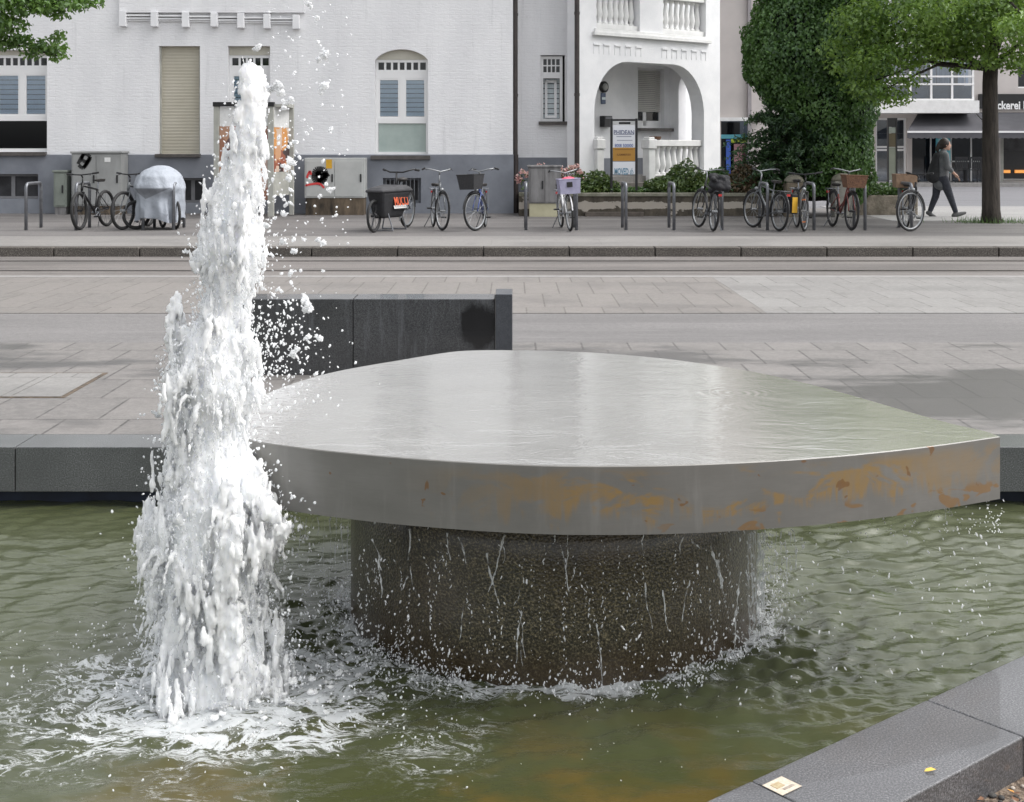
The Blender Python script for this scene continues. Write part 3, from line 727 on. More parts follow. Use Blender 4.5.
def streak(x, y, z, r, L, tx=0.0, ty=0.0):
    """spindle-shaped filament of water"""
    b.tube([(x - tx * L, y - ty * L, z - L), (x - tx * L * .5, y - ty * L * .5, z - L * .5), (x, y, z), (x + tx * L * .4, y + ty * L * .4, z + L * .5), (x + tx * L * .6, y + ty * L * .6, z + L)], [r * .25, r * .8, r, r * .75, r * .2], 6)
for py in np.arange(72, 694, 2.0):
    l = np.interp(py, ey, el); r_ = np.interp(py, ey, er); hw = (r_ - l) / 2 / 294.0; c = (l + r_) / 2; zc_ = Z(py, JY)
    if int(py) % 4 == 0: b.ball(jp(c, py), hw * (.62 if py < 470 else .70), 1, (1, .92, 1.5))
    for k in range(max(4, int(hw * 62))):
        a = rr.uniform(0, 2 * PI); lob = 1 + .22 * math.sin(a * 3 + py * .021) + .15 * math.sin(a * 5 - py * .047) - .12
        q_ = math.sqrt(rr.uniform(.22, 1)) * hw * lob; rad = rr.uniform(.004, .0135) * (.7 + hw * 1.6); L = rad * rr.uniform(2.5, 8)
        streak(X(c, JY) + q_ * math.cos(a), JY + q_ * .9 * math.sin(a), zc_, rad, L, rr.gauss(0, .14), rr.gauss(0, .14))
# spurs thrown outwards that arch over and fall
for i in range(170):
    py = rr.triangular(90, 670, 560); l = np.interp(py, ey, el); r_ = np.interp(py, ey, er); hw = (r_ - l) / 2 / 294.0; c = (l + r_) / 2
    a = rr.uniform(0, 2 * PI); o_ = Vector((X(c, JY) + hw * .75 * math.cos(a), JY + hw * .7 * math.sin(a), Z(py, JY))); v_ = Vector((math.cos(a), math.sin(a), 0)) * rr.uniform(.03, .13) * (.25 + hw * 2.8) * (1 if py > 330 else .55); up = rr.uniform(.0, .14)
    n_ = 9; pts = [o_ + v_ * u + Vector((0, 0, up * u - .16 * u * u * (1 + up * 4))) for u in np.linspace(0, 1, n_)]; r0 = rr.uniform(.005, .012)
    b.tube([tuple(p + Vector((rr.gauss(0, .003), rr.gauss(0, .003), rr.gauss(0, .003)))) for p in pts], [r0 * (1.15 - u) * rr.uniform(.6, 1.25) + .0012 for u in np.linspace(0, 1, n_)], 6)
# side lobes and ragged plumes
def plume(pts, r0, dy=0.0, n=3):
    n = n * 3
    for (x0, y0, ra), (x1, y1, rb) in zip(pts[:-1], pts[1:]):
        m = max(2, int(math.hypot(x1 - x0, y1 - y0) / 3))
        for i in range(m):
            u = i / m
            for k in range(n):
                rad = (ra + (rb - ra) * u) / 294 * rr.uniform(.45, 1.0)
                s = (ra + (rb - ra) * u) * .5
                rad *= .26; s *= 2.1; streak(X(x0 + (x1 - x0) * u + rr.uniform(-s, s), JY), JY + dy + rr.uniform(-s, s) / 294, Z(y0 + (y1 - y0) * u + rr.uniform(-s, s), JY), rad, rad * rr.uniform(1.6, 4.5), rr.gauss(0, .2), rr.gauss(0, .2))
plume([(180, 297, 4), (176, 310, 7), (177, 330, 10), (180, 356, 13)], 0)
plume([(200, 262, 7), (196, 268, 6), (205, 250, 9)], 0, 0, 4)
plume([(247, 74, 6), (250, 90, 9), (257, 108, 9)], 0); plume([(262, 78, 5), (261, 100, 8)], 0)
plume([(266, 452, 2), (264, 462, 4), (258, 480, 9), (262, 500, 12)], 0, -.10, 4)
plume([(277, 472, 2), (275, 482, 4), (270, 495, 7), (283, 505, 9), (296, 514, 4), (280, 530, 8), (268, 545, 9)], 0, -.14, 4)
plume([(148, 518, 4), (146, 530, 6), (150, 550, 6), (155, 580, 5), (158, 610, 6)], 0, -.05, 4)
plume([(240, 470, 7), (238, 520, 10), (240, 580, 10), (242, 630, 10), (240, 662, 9), (238, 676, 4)], 0, -.16, 5)
plume([(205, 480, 10), (200, 540, 14), (190, 600, 12), (182, 650, 14)], 0, -.10, 4)
plume([(268, 640, 3), (272, 655, 4), (274, 664, 4), (277, 674, 5)], 0, -.13, 3)
for k in range(220):          # boiling foam round the foot
    a = rr.uniform(0, 2 * PI); q_ = abs(rr.gauss(.20, .11)); rad = rr.uniform(.004, .010)
    b.ball((JC[0] + q_ * 1.25 * math.cos(a), JC[1] + q_ * math.sin(a), WZ + rr.uniform(-.01, .05) * max(.2, 1.6 - q_ * 3)), rad, 1, (rr.uniform(1, 2.4), rr.uniform(1, 2), .7))
V, Fc, N = remesh_arrays(b, .0052, 1)
d = .008 * fbm(V * np.array([22, 22, 8]), 3) + .011 * fbm(V * np.array([75, 75, 26]) + 7, 3)
V = V + N * d[:, None]
k = MB(); k.v = [tuple(a) for a in V]; k.f = Fc; k.mi = [0] * len(Fc)
jet = thing('water_jet', 'tall white foaming water jet rising from the pool beside the grey slab', 'water jet', (JC[0], JC[1], WZ))
k.build('foam_column', M['foam'], jet, smooth=True)

# spray: drops torn off the jet
DR = []          # x, y, z, r, stretch
def drop_px(px, py, rp, Y=None, st=1.0):
    Y = Y if Y is not None else JY + rr.gauss(0, .10); DR.append((X(px, Y), Y, Z(py, Y), rp * Y / F, st))
for px, py, rp in [(308, 4, 3.2), (317, 18, 2.6), (324, 57, 4.5), (319, 59, 3.0), (324, 86, 5.2), (276, 84, 4.5), (280, 92, 5), (271, 90, 3.5), (287, 102, 4), (284, 108, 2.5), (322, 105, 1.8), (304, 120, 1.6), (296, 142, 2.6), (311, 129, 2.2), (331, 129, 2.5), (323, 149, 2), (289, 130, 1.8), (257, 48, 3.6), (295, 72, 1.8), (290, 57, 1.6), (318, 42, 2.2), (289, 37, 1.3), (269, 12, 1.5), (290, 160, 4), (287, 168, 4.2), (288, 178, 3), (291, 190, 2.4), (305, 300, 5.2), (309, 308, 4.6), (293, 353, 4), (297, 349, 3), (320, 338, 3.6), (308, 337, 3), (316, 374, 2.4), (302, 371, 2.2), (293, 300, 1.8), (283, 242, 3.6), (293, 251, 3), (323, 243, 3.6), (291, 272, 2.8), (286, 205, 2.8), (283, 213, 3), (266, 225, 2.8), (275, 218, 2), (323, 271, 2), (158, 415, 3.4), (153, 412, 2), (196, 272, 2.2), (187, 290, 1.8), (162, 520, 3), (309, 62, 1.5), (342, 107, 1.6), (330, 190, 3.2), (320, 196, 2.4), (336, 215, 2)]:
    drop_px(px, py, rp * .82); 
    if rp > 2.4:
        for k_ in range(2): drop_px(px + rr.gauss(0, rp * .7), py + rr.gauss(0, rp * .8), rp * rr.uniform(.4, .75), DR[-1][1])
for i in range(430): drop_px(252 + abs(rr.gauss(0, 36)), rr.triangular(285, 430, 350), rr.choice([.45, .5, .6, .7, .8, 1.0, 1.3]), None, rr.uniform(.9, 1.8))
for i in range(210):
    py = rr.uniform(120, 330); drop_px(np.interp(py, ey, er) + abs(rr.gauss(0, 24)), py, rr.choice([.4, .5, .6, .8, 1.0, 1.6]), None, rr.uniform(.8, 1.6))
for i in range(110): drop_px(rr.uniform(268, 352), rr.uniform(0, 250), rr.uniform(.45, 1.3))
for i in range(330):
    py = rr.uniform(80, 690); drop_px(np.interp(py, ey, el) - abs(rr.gauss(0, 7 if py < 400 else 14)), py, rr.uniform(.5, 1.5), None, rr.uniform(.8, 1.6))
for i in range(260):
    py = rr.uniform(430, 690); drop_px(np.interp(py, ey, er) + abs(rr.gauss(0, 13)), py, rr.uniform(.5, 1.6), None, rr.uniform(.8, 1.6))
for i in range(1500):          # hopping drops over the churned water
    a = rr.uniform(0, 2 * PI); q_ = abs(rr.gauss(.35, .22)); h_ = abs(rr.gauss(0, .07))
    DR.append((JC[0] + q_ * 1.3 * math.cos(a), JC[1] + q_ * math.sin(a), WZ + .01 + h_, rr.uniform(.0011, .0036), rr.uniform(.8, 1.5)))
for c_ in range(64):          # splashes where the water lands round the pedestal
    a = rr.uniform(-PI * 1.02, .25); q_ = PR + .015 + abs(rr.gauss(0, .05)); hh_ = rr.uniform(.015, .07); cx_, cy_ = PCN[0] + q_ * math.cos(a), PCN[1] + q_ * math.sin(a)
    for i in range(int(900 * hh_)):
        h_ = rr.expovariate(1 / hh_); sp_ = .018 + h_ * .45
        DR.append((cx_ + rr.gauss(0, sp_), cy_ - abs(rr.gauss(0, sp_)), WZ + .004 + h_, rr.choice([.001, .0014, .0018, .0024, .0034]), rr.uniform(.8, 2.4)))
front = [p for p in outline if p[1] < 4.75]
for i in range(60):          # broken trails of drops running down in front of the pedestal
    px_, y_ = rr.uniform(352, 752), rr.uniform(530, 620)
    for k in range(rr.randint(4, 11)):
        px_ += rr.gauss(0, 1.6); y_ += rr.uniform(2.5, 9); Yd = 4.40 if abs(px_ - 553) < 150 else 4.62
        if y_ < 672: DR.append((X(px_, Yd), Yd, Z(y_, Yd), rr.choice([.0009, .0012, .0016, .0022]), rr.uniform(1.2, 4)))
for i in range(330):          # drops falling off the slab's edge
    p = rr.choice(front); u = rr.uniform(.02, .6)
    DR.append((p[0] + rr.gauss(0, .03), p[1] + .06 + abs(rr.gauss(0, .05)), TZ - TH - u, rr.uniform(.0012, .0035), rr.uniform(1, 2.6)))
for i in range(140):          # shower under the right-hand corner
    u = rr.random() ** .7; x_ = 1.70 - .62 * rr.random() ** 1.5
    DR.append((x_, 4.53 - .12 * (1.7 - x_) + rr.gauss(0, .02), TZ - TH - .11 * u, rr.uniform(.0011, .0028), rr.uniform(.8, 1.4)))
for i in range(420):          # curtain beside the pedestal's right flank
    a = rr.gauss(-.35, .22); q_ = PR + abs(rr.gauss(.07, .06)); DR.append((PCN[0] + q_ * math.cos(a), PCN[1] + q_ * math.sin(a), rr.uniform(WZ, TZ - TH), rr.uniform(.0013, .0036), rr.uniform(1, 3)))
for i in range(260): DR.append((rr.gauss(-.75, .16), 4.60 + rr.gauss(0, .07), rr.uniform(WZ, .25), rr.uniform(.0013, .0036), rr.uniform(1, 2.6)))
for i in range(110):          # wide thin mist of drops over the pool
    DR.append((rr.uniform(-1.7, 1.4), rr.uniform(3.75, 4.9), WZ + .008 + abs(rr.gauss(0, .02)), rr.uniform(.0008, .002), 1))
def drops_obj(name, DR, mat):
    VV, FF, off = [], [], 0
    D_ = np.array(DR)
    for sub_, sel in ((1, D_[:, 3] < .0055), (2, D_[:, 3] >= .0055)):
        Q = D_[sel]; n = len(Q)
        if not n: continue
        v, f = ICO[sub_]; v = np.array(v); f = np.array(f)
        seed = RNG.uniform(0, 400, (n, 1, 3)); nz_ = fbm((v[None] * (1.1 if sub_ == 1 else 1.7) + seed).reshape(-1, 3), 2).reshape(n, len(v), 1)
        W = v[None] * Q[:, 3][:, None, None] * (1 + (.9 if sub_ == 1 else 1.25) * nz_).clip(.25, 2); W[:, :, 2] *= Q[:, 4][:, None]
        tilt = RNG.normal(0, .35, (n, 2)); W[:, :, 0] += W[:, :, 2] * tilt[:, None, 0]; W[:, :, 1] += W[:, :, 2] * tilt[:, None, 1]
        W += Q[:, None, :3]; VV.append(W.reshape(-1, 3)); FF.append((f[None] + (np.arange(n) * len(v))[:, None, None]).reshape(-1, 3) + off); off += n * len(v)
    return np_mesh(name, np.concatenate(VV), np.concatenate(FF), mat, smooth=True, sides=3)
tag(drops_obj('water_spray', DR, M['drop']), 'white water drops flung off the jet and splashing round the pedestal', 'water spray', kind='stuff')

# torn beads and short threads that make up the skin of the jet
DS = []
for i in range(12500):
    py = rr.triangular(70, 694, 600); l = np.interp(py, ey, el); r_ = np.interp(py, ey, er); hw = (r_ - l) / 2 * JY / F; c = (l + r_) / 2
    a = rr.uniform(0, 2 * PI); q_ = hw * min(1.5, .86 + abs(rr.gauss(0, .13)) - rr.uniform(0, .14)); rad = rr.choice([.0008, .001, .0013, .0016, .002, .0028]) * rr.uniform(.8, 1.3)
    DS.append((X(c, JY) + q_ * math.cos(a), JY + q_ * .9 * math.sin(a), Z(py, JY), rad, rr.uniform(1, 3.2)))
o = drops_obj('bead_skin', DS, M['drop'])
o.parent = jet; o.location = o.location - jet.location; o['kind'] = 'stuff'

# strands of water running off the slab and down the pedestal
b = MB()
def strand(x0, y0, x1, y1, r=1.3, Y=4.38, wob=.8):
    n_ = max(6, int(abs(y1 - y0) / 4)); ph = rr.uniform(0, 6)
    pts = []; rad = []
    for i in range(n_ + 1):
        u = i / n_; w_ = wob * math.sin(u * 5 + ph) + rr.gauss(0, wob * .35)
        pts.append(P(x0 + (x1 - x0) * u + w_, y0 + (y1 - y0) * u, Y)); rad.append(max(.0004, r / 294 * .62 * rr.choice([.15, .4, .7, 1.0, 1.5, 2.1]) * (1 - .35 * u)))
    b.tube(pts, rad, 6)
for s in [(410, 529, 409, 560, 1.2), (447, 533, 450, 560, 1.0), (459, 537, 467, 565, 1.2), (505, 535, 494, 575, 1.5), (486, 553, 499, 606, 1.1), (494, 575, 489, 592, 1), (560, 545, 570, 592, 1.0), (710, 546, 727, 600, 1.6), (718, 560, 722, 588, 2.2), (740, 572, 734, 652, 1.7), (598, 625, 602, 688, 1.2), (690, 580, 681, 622, .8), (465, 600, 459, 640, .8), (662, 590, 668, 630, .8)]: strand(*s, 4.42)
for i in range(15):
    px_ = rr.uniform(360, 745); y_ = rr.uniform(531, 545) if rr.random() < .6 else rr.uniform(545, 640); strand(px_, y_, px_ + rr.gauss(0, 5), y_ + rr.expovariate(1 / 26) + 8, rr.uniform(.5, 1.5), 4.42, 1.2)
for i in range(14): strand(748 + i * 1.3 + rr.uniform(-1, 1), 533, 749 + i * 1.2, rr.uniform(600, 655), rr.uniform(.7, 1.5), 4.75)
for i in range(6): strand(772 + i * 4.5, 531, 771 + i * 5, rr.uniform(560, 610), rr.uniform(.5, 1.1), 4.6)
for i in range(9): strand(300 + i * 6, 517, 300 + i * 6, rr.uniform(530, 600), rr.uniform(.4, .9), 4.75)
for i in range(4): strand(944 + i * 2, 503, 945 + i * 2, rr.uniform(512, 525), .7, 4.52, 1)
tag(b.build('water_strands', M['strand'], smooth=True), 'thin strands of water trickling off the slab edge and down the pedestal', 'trickling water', kind='stuff')
# ================================================================== white corner house
YH = 27.3
house = thing('corner_house', 'white painted brick house with a grey plinth, arched windows and a corner porch', 'house', (-8, 28, .1))
def wall_holes(b, x0, x1, z0, z1, Y, t_, holes):
    """front sheet at Y with rectangular holes, each with reveals t_ deep"""
    xs = sorted({x0, x1, *[c for h in holes for c in h[:2]]}); zs = sorted({z0, z1, *[c for h in holes for c in h[2:]]})
    xs = [v for v in xs if x0 <= v <= x1]; zs = [v for v in zs if z0 <= v <= z1]
    for i in range(len(xs) - 1):
        for j in range(len(zs) - 1):
            cx, cz = (xs[i] + xs[i + 1]) / 2, (zs[j] + zs[j + 1]) / 2
            if any(h[0] < cx < h[1] and h[2] < cz < h[3] for h in holes): continue
            b.quad((xs[i], Y, zs[j]), (xs[i + 1], Y, zs[j]), (xs[i + 1], Y, zs[j + 1]), (xs[i], Y, zs[j + 1]))
    for a, c, d, e in holes:
        b.quad((a, Y, d), (a, Y + t_, d), (a, Y + t_, e), (a, Y, e)); b.quad((c, Y, d), (c, Y, e), (c, Y + t_, e), (c, Y + t_, d))
        b.quad((a, Y, e), (a, Y + t_, e), (c, Y + t_, e), (c, Y, e)); b.quad((a, Y, d), (c, Y, d), (c, Y + t_, d), (a, Y + t_, d))
def hx(a, c, d, e, Y=YH): return (X(a, Y), X(c, Y), Z(e, Y), Z(d, Y))

Hs = {'w1': hx(-8, 47, 50, 152), 'sh': hx(159, 200, 46, 154), 'w3': hx(228, 270, 46, 155), 'w4': hx(375, 428, 49, 155.5)}
UP = [(X(c, YH) - .6, X(c, YH) + .6, 5.1, 6.7) for c in (20, 400)]
zp = Z(155, YH)
b = MB(); wall_holes(b, -24, X(513, YH), zp - .05, 7.2, YH, .22, list(Hs.values()) + UP)
# segmental arch over the fourth window
a0, a1, zs_, zt_ = Hs['w4'][0], Hs['w4'][1], Z(60, YH), Hs['w4'][3]
n = 14
for i in range(n):
    u0, u1 = i / n, (i + 1) / n
    f0 = zs_ + (zt_ - .004 - zs_) * (1 - (2 * u0 - 1) ** 2) ** .75; f1 = zs_ + (zt_ - .004 - zs_) * (1 - (2 * u1 - 1) ** 2) ** .75
    p0, p1 = a0 + (a1 - a0) * u0, a0 + (a1 - a0) * u1
    b.quad((p0, YH, f0), (p1, YH, f1), (p1, YH, zt_), (p0, YH, zt_)); b.quad((p0, YH, f0), (p0, YH + .22, f0), (p1, YH + .22, f1), (p1, YH, f1))
b.quad((X(513, YH), YH, 0), (X(513, YH), YH + 9, 0), (X(513, YH), YH + 9, 7.2), (X(513, YH), YH, 7.2))
b.quad((-24, YH + 9, 0), (-24, YH, 0), (-24, YH, 7.2), (-24, YH + 9, 7.2)); b.quad((-24, YH, 7.2), (X(513, YH), YH, 7.2), (X(513, YH), YH + 9, 7.2), (-24, YH + 9, 7.2))
b.box(X(121, YH), X(305, YH), YH - .12, YH - .001, Z(13, YH), 7.1)
b.build('brick_wall', M['wall'], house)
BH = [hx(-18, 38, 174, 199, YH - .04), hx(178, 204, 178, 203, YH - .04), hx(383, 421, 178, 203, YH - .04)]
b = MB(); wall_holes(b, -24, X(513.6, YH), .05, zp, YH - .04, .30, BH); b.quad((-24, YH - .04, zp), (X(513.6, YH), YH - .04, zp), (X(513.6, YH), YH + .0, zp + .012), (-24, YH, zp + .012))
b.quad((X(513.6, YH), YH - .04, .05), (X(513.6, YH), YH + .6, .05), (X(513.6, YH), YH + .6, zp), (X(513.6, YH), YH - .04, zp)); b.build('plinth', M['plinth'], house)
b = MB(); b.box(-23.9, X(510, YH), YH + .9, YH + 1.0, .1, 7.1)
for (a, c) in ((-23.9, -23.8),): b.box(a, c, YH + .23, YH + .9, .1, 7.1)
b.build('dark_interior', M['dark'], house)
# roof over the house
b = MB(); b.add([(-24.4, YH - .5, 7.15), (4.8, YH - .5, 7.15), (4.8, YH + 9.5, 7.15), (-24.4, YH + 9.5, 7.15), (-20, YH + 4.5, 8.3), (0, YH + 4.5, 8.3)], [(0, 1, 5, 4), (1, 2, 5), (2, 3, 4, 5), (3, 0, 4), (3, 2, 1, 0)])
b.build('roof', simple('red_roof_tiles', (.22, .09, .06), (.14, .06, .045), 20, .8, bump=.6, bscale=30), house)
# corbelled band
b = MB(); br = [(124.5, 13, 27), (156, 13.4, 27.2), (187, 14, 27.8), (215.5, 14.8, 27.2), (242, 15.2, 28.6), (268, 16, 29), (297, 17, 29.5)]
for c, y0, y1 in br: MB().box(X(c - 3.4, YH), X(c + 3.4, YH), YH - .17, YH - .002, Z(y1, YH), Z(y0 - 1.5, YH)).build('corbel', M['render'], house, bevel=.01)
b = MB()
for k, (dy, pr) in enumerate(((2.6, .11), (5.4, .085), (7.2, .05))):
    for (c, y0, y1), (c2, y2, y3) in zip(br[:-1], br[1:]): b.box(X(c + 3.5, YH), X(c2 - 3.5, YH), YH - pr, YH - .003, Z((y0 + y2) / 2 + dy + .7, YH), Z((y0 + y2) / 2 + dy - .9, YH))
b.build('moulded_band', M['render'], house)
# windows
def sill(x0, x1, z, parent, Y=YH, h=.07): MB().box(x0, x1, Y - .12, Y + .1, z - h, z).build('sill', M['sill'], parent, bevel=.006)
def bars(b, x0, x1, z0, z1, w, Y0, Y1):
    b.box(x0, x1, Y0, Y1, z0, z0 + w).box(x0, x1, Y0, Y1, z1 - w, z1).box(x0, x0 + w, Y0, Y1, z0 + w, z1 - w).box(x1 - w, x1, Y0, Y1, z0 + w, z1 - w)
def blind(x0, x1, z0, z1, Y, parent, m, n=8):
    b = MB(); h_ = (z1 - z0) / n
    for i in range(n): b.box(x0, x1, Y, Y + .006, z0 + i * h_ + h_ * .13, z0 + (i + 1) * h_)
    b.build('blind', m, parent)
def window(hr, ytr0, ytr1, yc0, yc1, npane, lower, blindm=('blind', 'blind'), ybot=None, topboard=True, Y=YH, box_y=None):
    """px rows: transom ytr0..ytr1, casements yc0..yc1, a lower light below"""
    x0, x1, z0, z1 = hr; Yf = Y + .15; w = X(4, Y) - X(0, Y)
    b = MB(); zt0, zt1, zc0, zc1 = Z(ytr1, Y), Z(ytr0, Y), Z(yc1, Y), Z(yc0, Y)
    b.box(x0 + .002, x0 + .055, Yf, Yf + .07, z0, zt1 + .06).box(x1 - .055, x1 - .002, Yf, Yf + .07, z0, zt1 + .06)
    b.box(x0 + .055, x1 - .055, Yf, Yf + .07, zc1, zt0).box(x0 + .055, x1 - .055, Yf, Yf + .07, zt1, zt1 + .06)
    pw = (x1 - x0 - .11) / npane
    for i in range(1, npane): b.box(x0 + .055 + i * pw - .022, x0 + .055 + i * pw + .022, Yf + .01, Yf + .06, zt0, zt1)
    xm = (x0 + x1) / 2
    b.box(xm - .05, xm + .05, Yf - .004, Yf + .066, zc0, zc1)
    for a, c in ((x0 + .055, xm - .05), (xm + .05, x1 - .055)): bars(b, a, c, zc0, zc1, .035, Yf + .005, Yf + .062)
    zl1 = zc0 - .11; b.box(x0 + .055, x1 - .055, Yf - .006, Yf + .07, zl1, zc0); b.box(x0 + .055, x1 - .055, Yf - .01, Yf + .07, z0 + .002, z0 + .075)
    fr = b.build('window', M['frame_white'], house)
    g = MB(); g.box(x0 + .055, x1 - .055, Yf + .03, Yf + .036, zt0, zt1); g.build('transom_pane', M['glass_dark'], fr)
    for i, (a, c) in enumerate(((x0 + .09, xm - .085), (xm + .085, x1 - .09))):
        MB().box(a, c, Yf + .03, Yf + .036, zc0 + .045, zc1 - .045).build('pane', M['glass'], fr)
        blind(a + .001, c - .001, zc0 + .03, zc1 - .03, Yf + .045, fr, M[blindm[i]])
    if lower == 'frost': MB().box(x0 + .06, x1 - .06, Yf + .03, Yf + .04, z0 + .075, zl1).build('frosted_pane', M['frost'], fr)
    elif lower == 'glass': MB().box(x0 + .06, x1 - .06, Yf + .03, Yf + .036, z0 + .075, zl1).build('lower_pane', M['glass_dark'], fr)
    MB().box(x0 + .003, x1 - .003, Yf - .02, Yf + .08, zt1 + .06, z1 - .001).build('shutter_box', simple('cream_shutter_box', (.55, .53, .46), (.48, .46, .39), 3, .6), fr)
    return fr
f1 = window(Hs['w1'], 57.5, 65, 73.5, 115.5, 7, 'glass'); sill(Hs['w1'][0] - .05, Hs['w1'][1], Z(152, YH), f1, h=.08)
f3 = window(Hs['w3'], 57.5, 65, 74, 112, 5, 'frost'); sill(Hs['w3'][0] - .05, Hs['w3'][1] + .03, Z(155, YH), f3)
f4 = window(Hs['w4'], 62, 69.5, 78, 118, 7, 'frost', ('blind_grey', 'blind_grey')); sill(Hs['w4'][0] - .08, Hs['w4'][1] + .05, Z(155.5, YH), f4, h=.085)
x0, x1, z0, z1 = Hs['sh']
b = MB(); n = 34
for i in range(n):
    za = z0 + (z1 - z0) * i / n; zb = z0 + (z1 - z0) * (i + 1) / n
    b.add([(x0 + .03, YH + .13, za), (x1 - .03, YH + .13, za), (x1 - .03, YH + .126, za + (zb - za) * .6), (x0 + .03, YH + .126, za + (zb - za) * .6), (x1 - .03, YH + .1305, zb), (x0 + .03, YH + .1305, zb)], [(0, 1, 2, 3), (3, 2, 4, 5)])
rs = b.build('roller_shutter', M['shutter'], house); sill(x0 - .06, x1 + .02, z0, rs, h=.07)
b = MB(); b.box(x0 + .002, x0 + .03, YH + .06, YH + .17, z0, z1).box(x1 - .03, x1 - .002, YH + .06, YH + .17, z0, z1); b.build('guide_rail', M['steel_light'], rs)
for h_ in UP:
    fr = MB(); bars(fr, h_[0] + .002, h_[1] - .002, h_[2] + .002, h_[3] - .002, .09, YH + .15, YH + .21); xm = (h_[0] + h_[1]) / 2; fr.box(xm - .06, xm + .06, YH + .15, YH + .21, h_[2] + .09, h_[3] - .09)
    fo_ = fr.build('window', M['frame_white'], house); MB().box(h_[0] + .09, h_[1] - .09, YH + .175, YH + .18, h_[2] + .09, h_[3] - .09).build('pane', M['glass_dark'], fo_)
# cellar windows
for i, h_ in enumerate(BH):
    b = MB(); Yb = YH + .14; bars(b, h_[0] + .002, h_[1] - .002, h_[2] + .002, h_[3] - .002, .05, Yb, Yb + .05); xm = (h_[0] + h_[1]) / 2
    if i != 2: b.box(xm - .04, xm + .04, Yb, Yb + .05, h_[2] + .05, h_[3] - .05)
    fr = b.build('cellar_window', M['plinth'] if i == 2 else simple('grey_cellar_frame', (.22, .22, .23), (.17, .17, .18), 6, .6), house)
    MB().box(h_[0] + .05, h_[1] - .05, Yb + .02, Yb + .026, h_[2] + .05, h_[3] - .05).build('pane', M['dim'], fr)
    if i == 2:
        b = MB()
        for k in range(9): xx = h_[0] + .06 + k * (h_[1] - h_[0] - .12) / 8; b.tube([(xx, YH + .02, h_[2] + .003), (xx, YH + .02, h_[3] - .003)], .011, 6)
        b.build('grille', M['steel'], fr)
# recessed bay between the two downpipes
YR = 27.95; xr0, xr1 = X(511, YR), X(582, YR)
hr = (X(540.5, YR), X(565, YR), Z(121.5, YR), Z(55, YR))
b = MB(); wall_holes(b, xr0, xr1, Z(157.5, YR), 7.15, YR, .25, [hr]); b.build('recessed_wall', M['wall'], house)
MB().box(xr0, xr1, YR - .03, YR + .3, .1, Z(157.5, YR)).build('plinth', M['plinth'], house)
MB().box(hr[0] - .1, hr[1] + .1, YR + .7, YR + .75, hr[2] - .1, hr[3] + .1).build('dark_interior', M['dark'], house)
x0, x1, z0, z1 = hr; x1f = x1 - .05; Yf = YR + .1
b = MB(); bars(b, x0 + .002, x1f, z0 + .002, z1 - .02, .06, Yf, Yf + .08); zm0, zm1 = Z(78, YR), Z(72, YR); b.box(x0 + .06, x1f - .06, Yf, Yf + .08, zm0, zm1)
for i in range(1, 4): xx = x0 + .06 + (x1f - x0 - .12) * i / 4; b.box(xx - .013, xx + .013, Yf + .01, Yf + .06, zm1, z1 - .08)
b.box(x0 + .06, x1f - .06, Yf + .012, Yf + .058, (zm1 + z1 - .08) / 2 - .013, (zm1 + z1 - .08) / 2 + .013)
fr = b.build('window', M['frame_white'], house); sill(x0 - .04, x1 + .06, z0, fr, YR, .07)
MB().box(x0 + .06, x1f - .06, Yf + .03, Yf + .036, zm1, z1 - .08).build('transom_pane', M['glass_dark'], fr)
b = MB(Matrix.Translation((0, Yf + .10, z0 + .08)) @ Matrix.Rotation(-.10, 4, 'X') @ Matrix.Translation((0, -Yf - .10, -z0 - .08)))
bars(b, x0 + .10, x1f - .12, z0 + .08, zm0 - .03, .055, Yf + .085, Yf + .13); b.build('tilted_sash', M['frame_white'], fr)
blind(x0 + .06, x1f - .06, z0 + .06, zm0, Yf + .30, fr, M['blind_grey'], 8)
for px, Y_, y1 in ((515.3, 27.42, 187), (577, 27.12, 190)):
    b = MB(); x = X(px, Y_); b.tube([(x, Y_, Z(y1, Y_)), (x, Y_, 7.1)], .052, 12)
    for z in (.9, 2.6, 4.3, 6.5): b.lathe([(.06, -.03), (.06, .03)], (x, Y_, z), 12)
    dp = b.build('downpipe', M['pipe'], house, smooth=False)
MB().tube([(X(515.3, 27.42), 27.42, .12), (X(515.3, 27.42), 27.42, 1.35)], .066, 12).build('standpipe', M['pipe'], house)

# ------------------------------------------------------------------ porch, set at an angle on the corner
AP = math.radians(40); OP = P(579.5, 145, 27.2); OP.z = 0
cA, sA = math.cos(AP), math.sin(AP)
MP = Matrix.Translation(OP) @ Matrix.Rotation(AP, 4, 'Z')
def U(px, d=0.0):
    k = (px - CX) / F; ox, oy = OP.x - d * sA, OP.y + d * cA; return (k * oy - ox) / (cA - k * sA)
def ZU(px, py, d=0.0): return Z(py, OP.y + d * cA + U(px, d) * sA)
zf = ZU(640, 176, 0); UE = U(720); TP = .38
ul, ur = U(594.3), U(704); zl = ZU(594, 112); zr = zl; ztp = ZU(640, 62.5)
arch = [(ul, .1), (ul, zl)] + [(ul + 1.0 - 1.0 * math.cos(t_), zl + (ztp - zl) * math.sin(t_)) for t_ in np.linspace(.08, PI / 2, 10)] + [(ur - 1.0 + 1.0 * math.sin(t_), zl + (ztp - zl) * math.cos(t_)) for t_ in np.linspace(0, PI / 2 - .08, 10)] + [(ur, zr), (ur, .1)]
zc = 3.90
b = MB(MP); b.extr(arch + [(UE, .1), (UE, zc), (0, zc), (0, .1)], 0, TP)
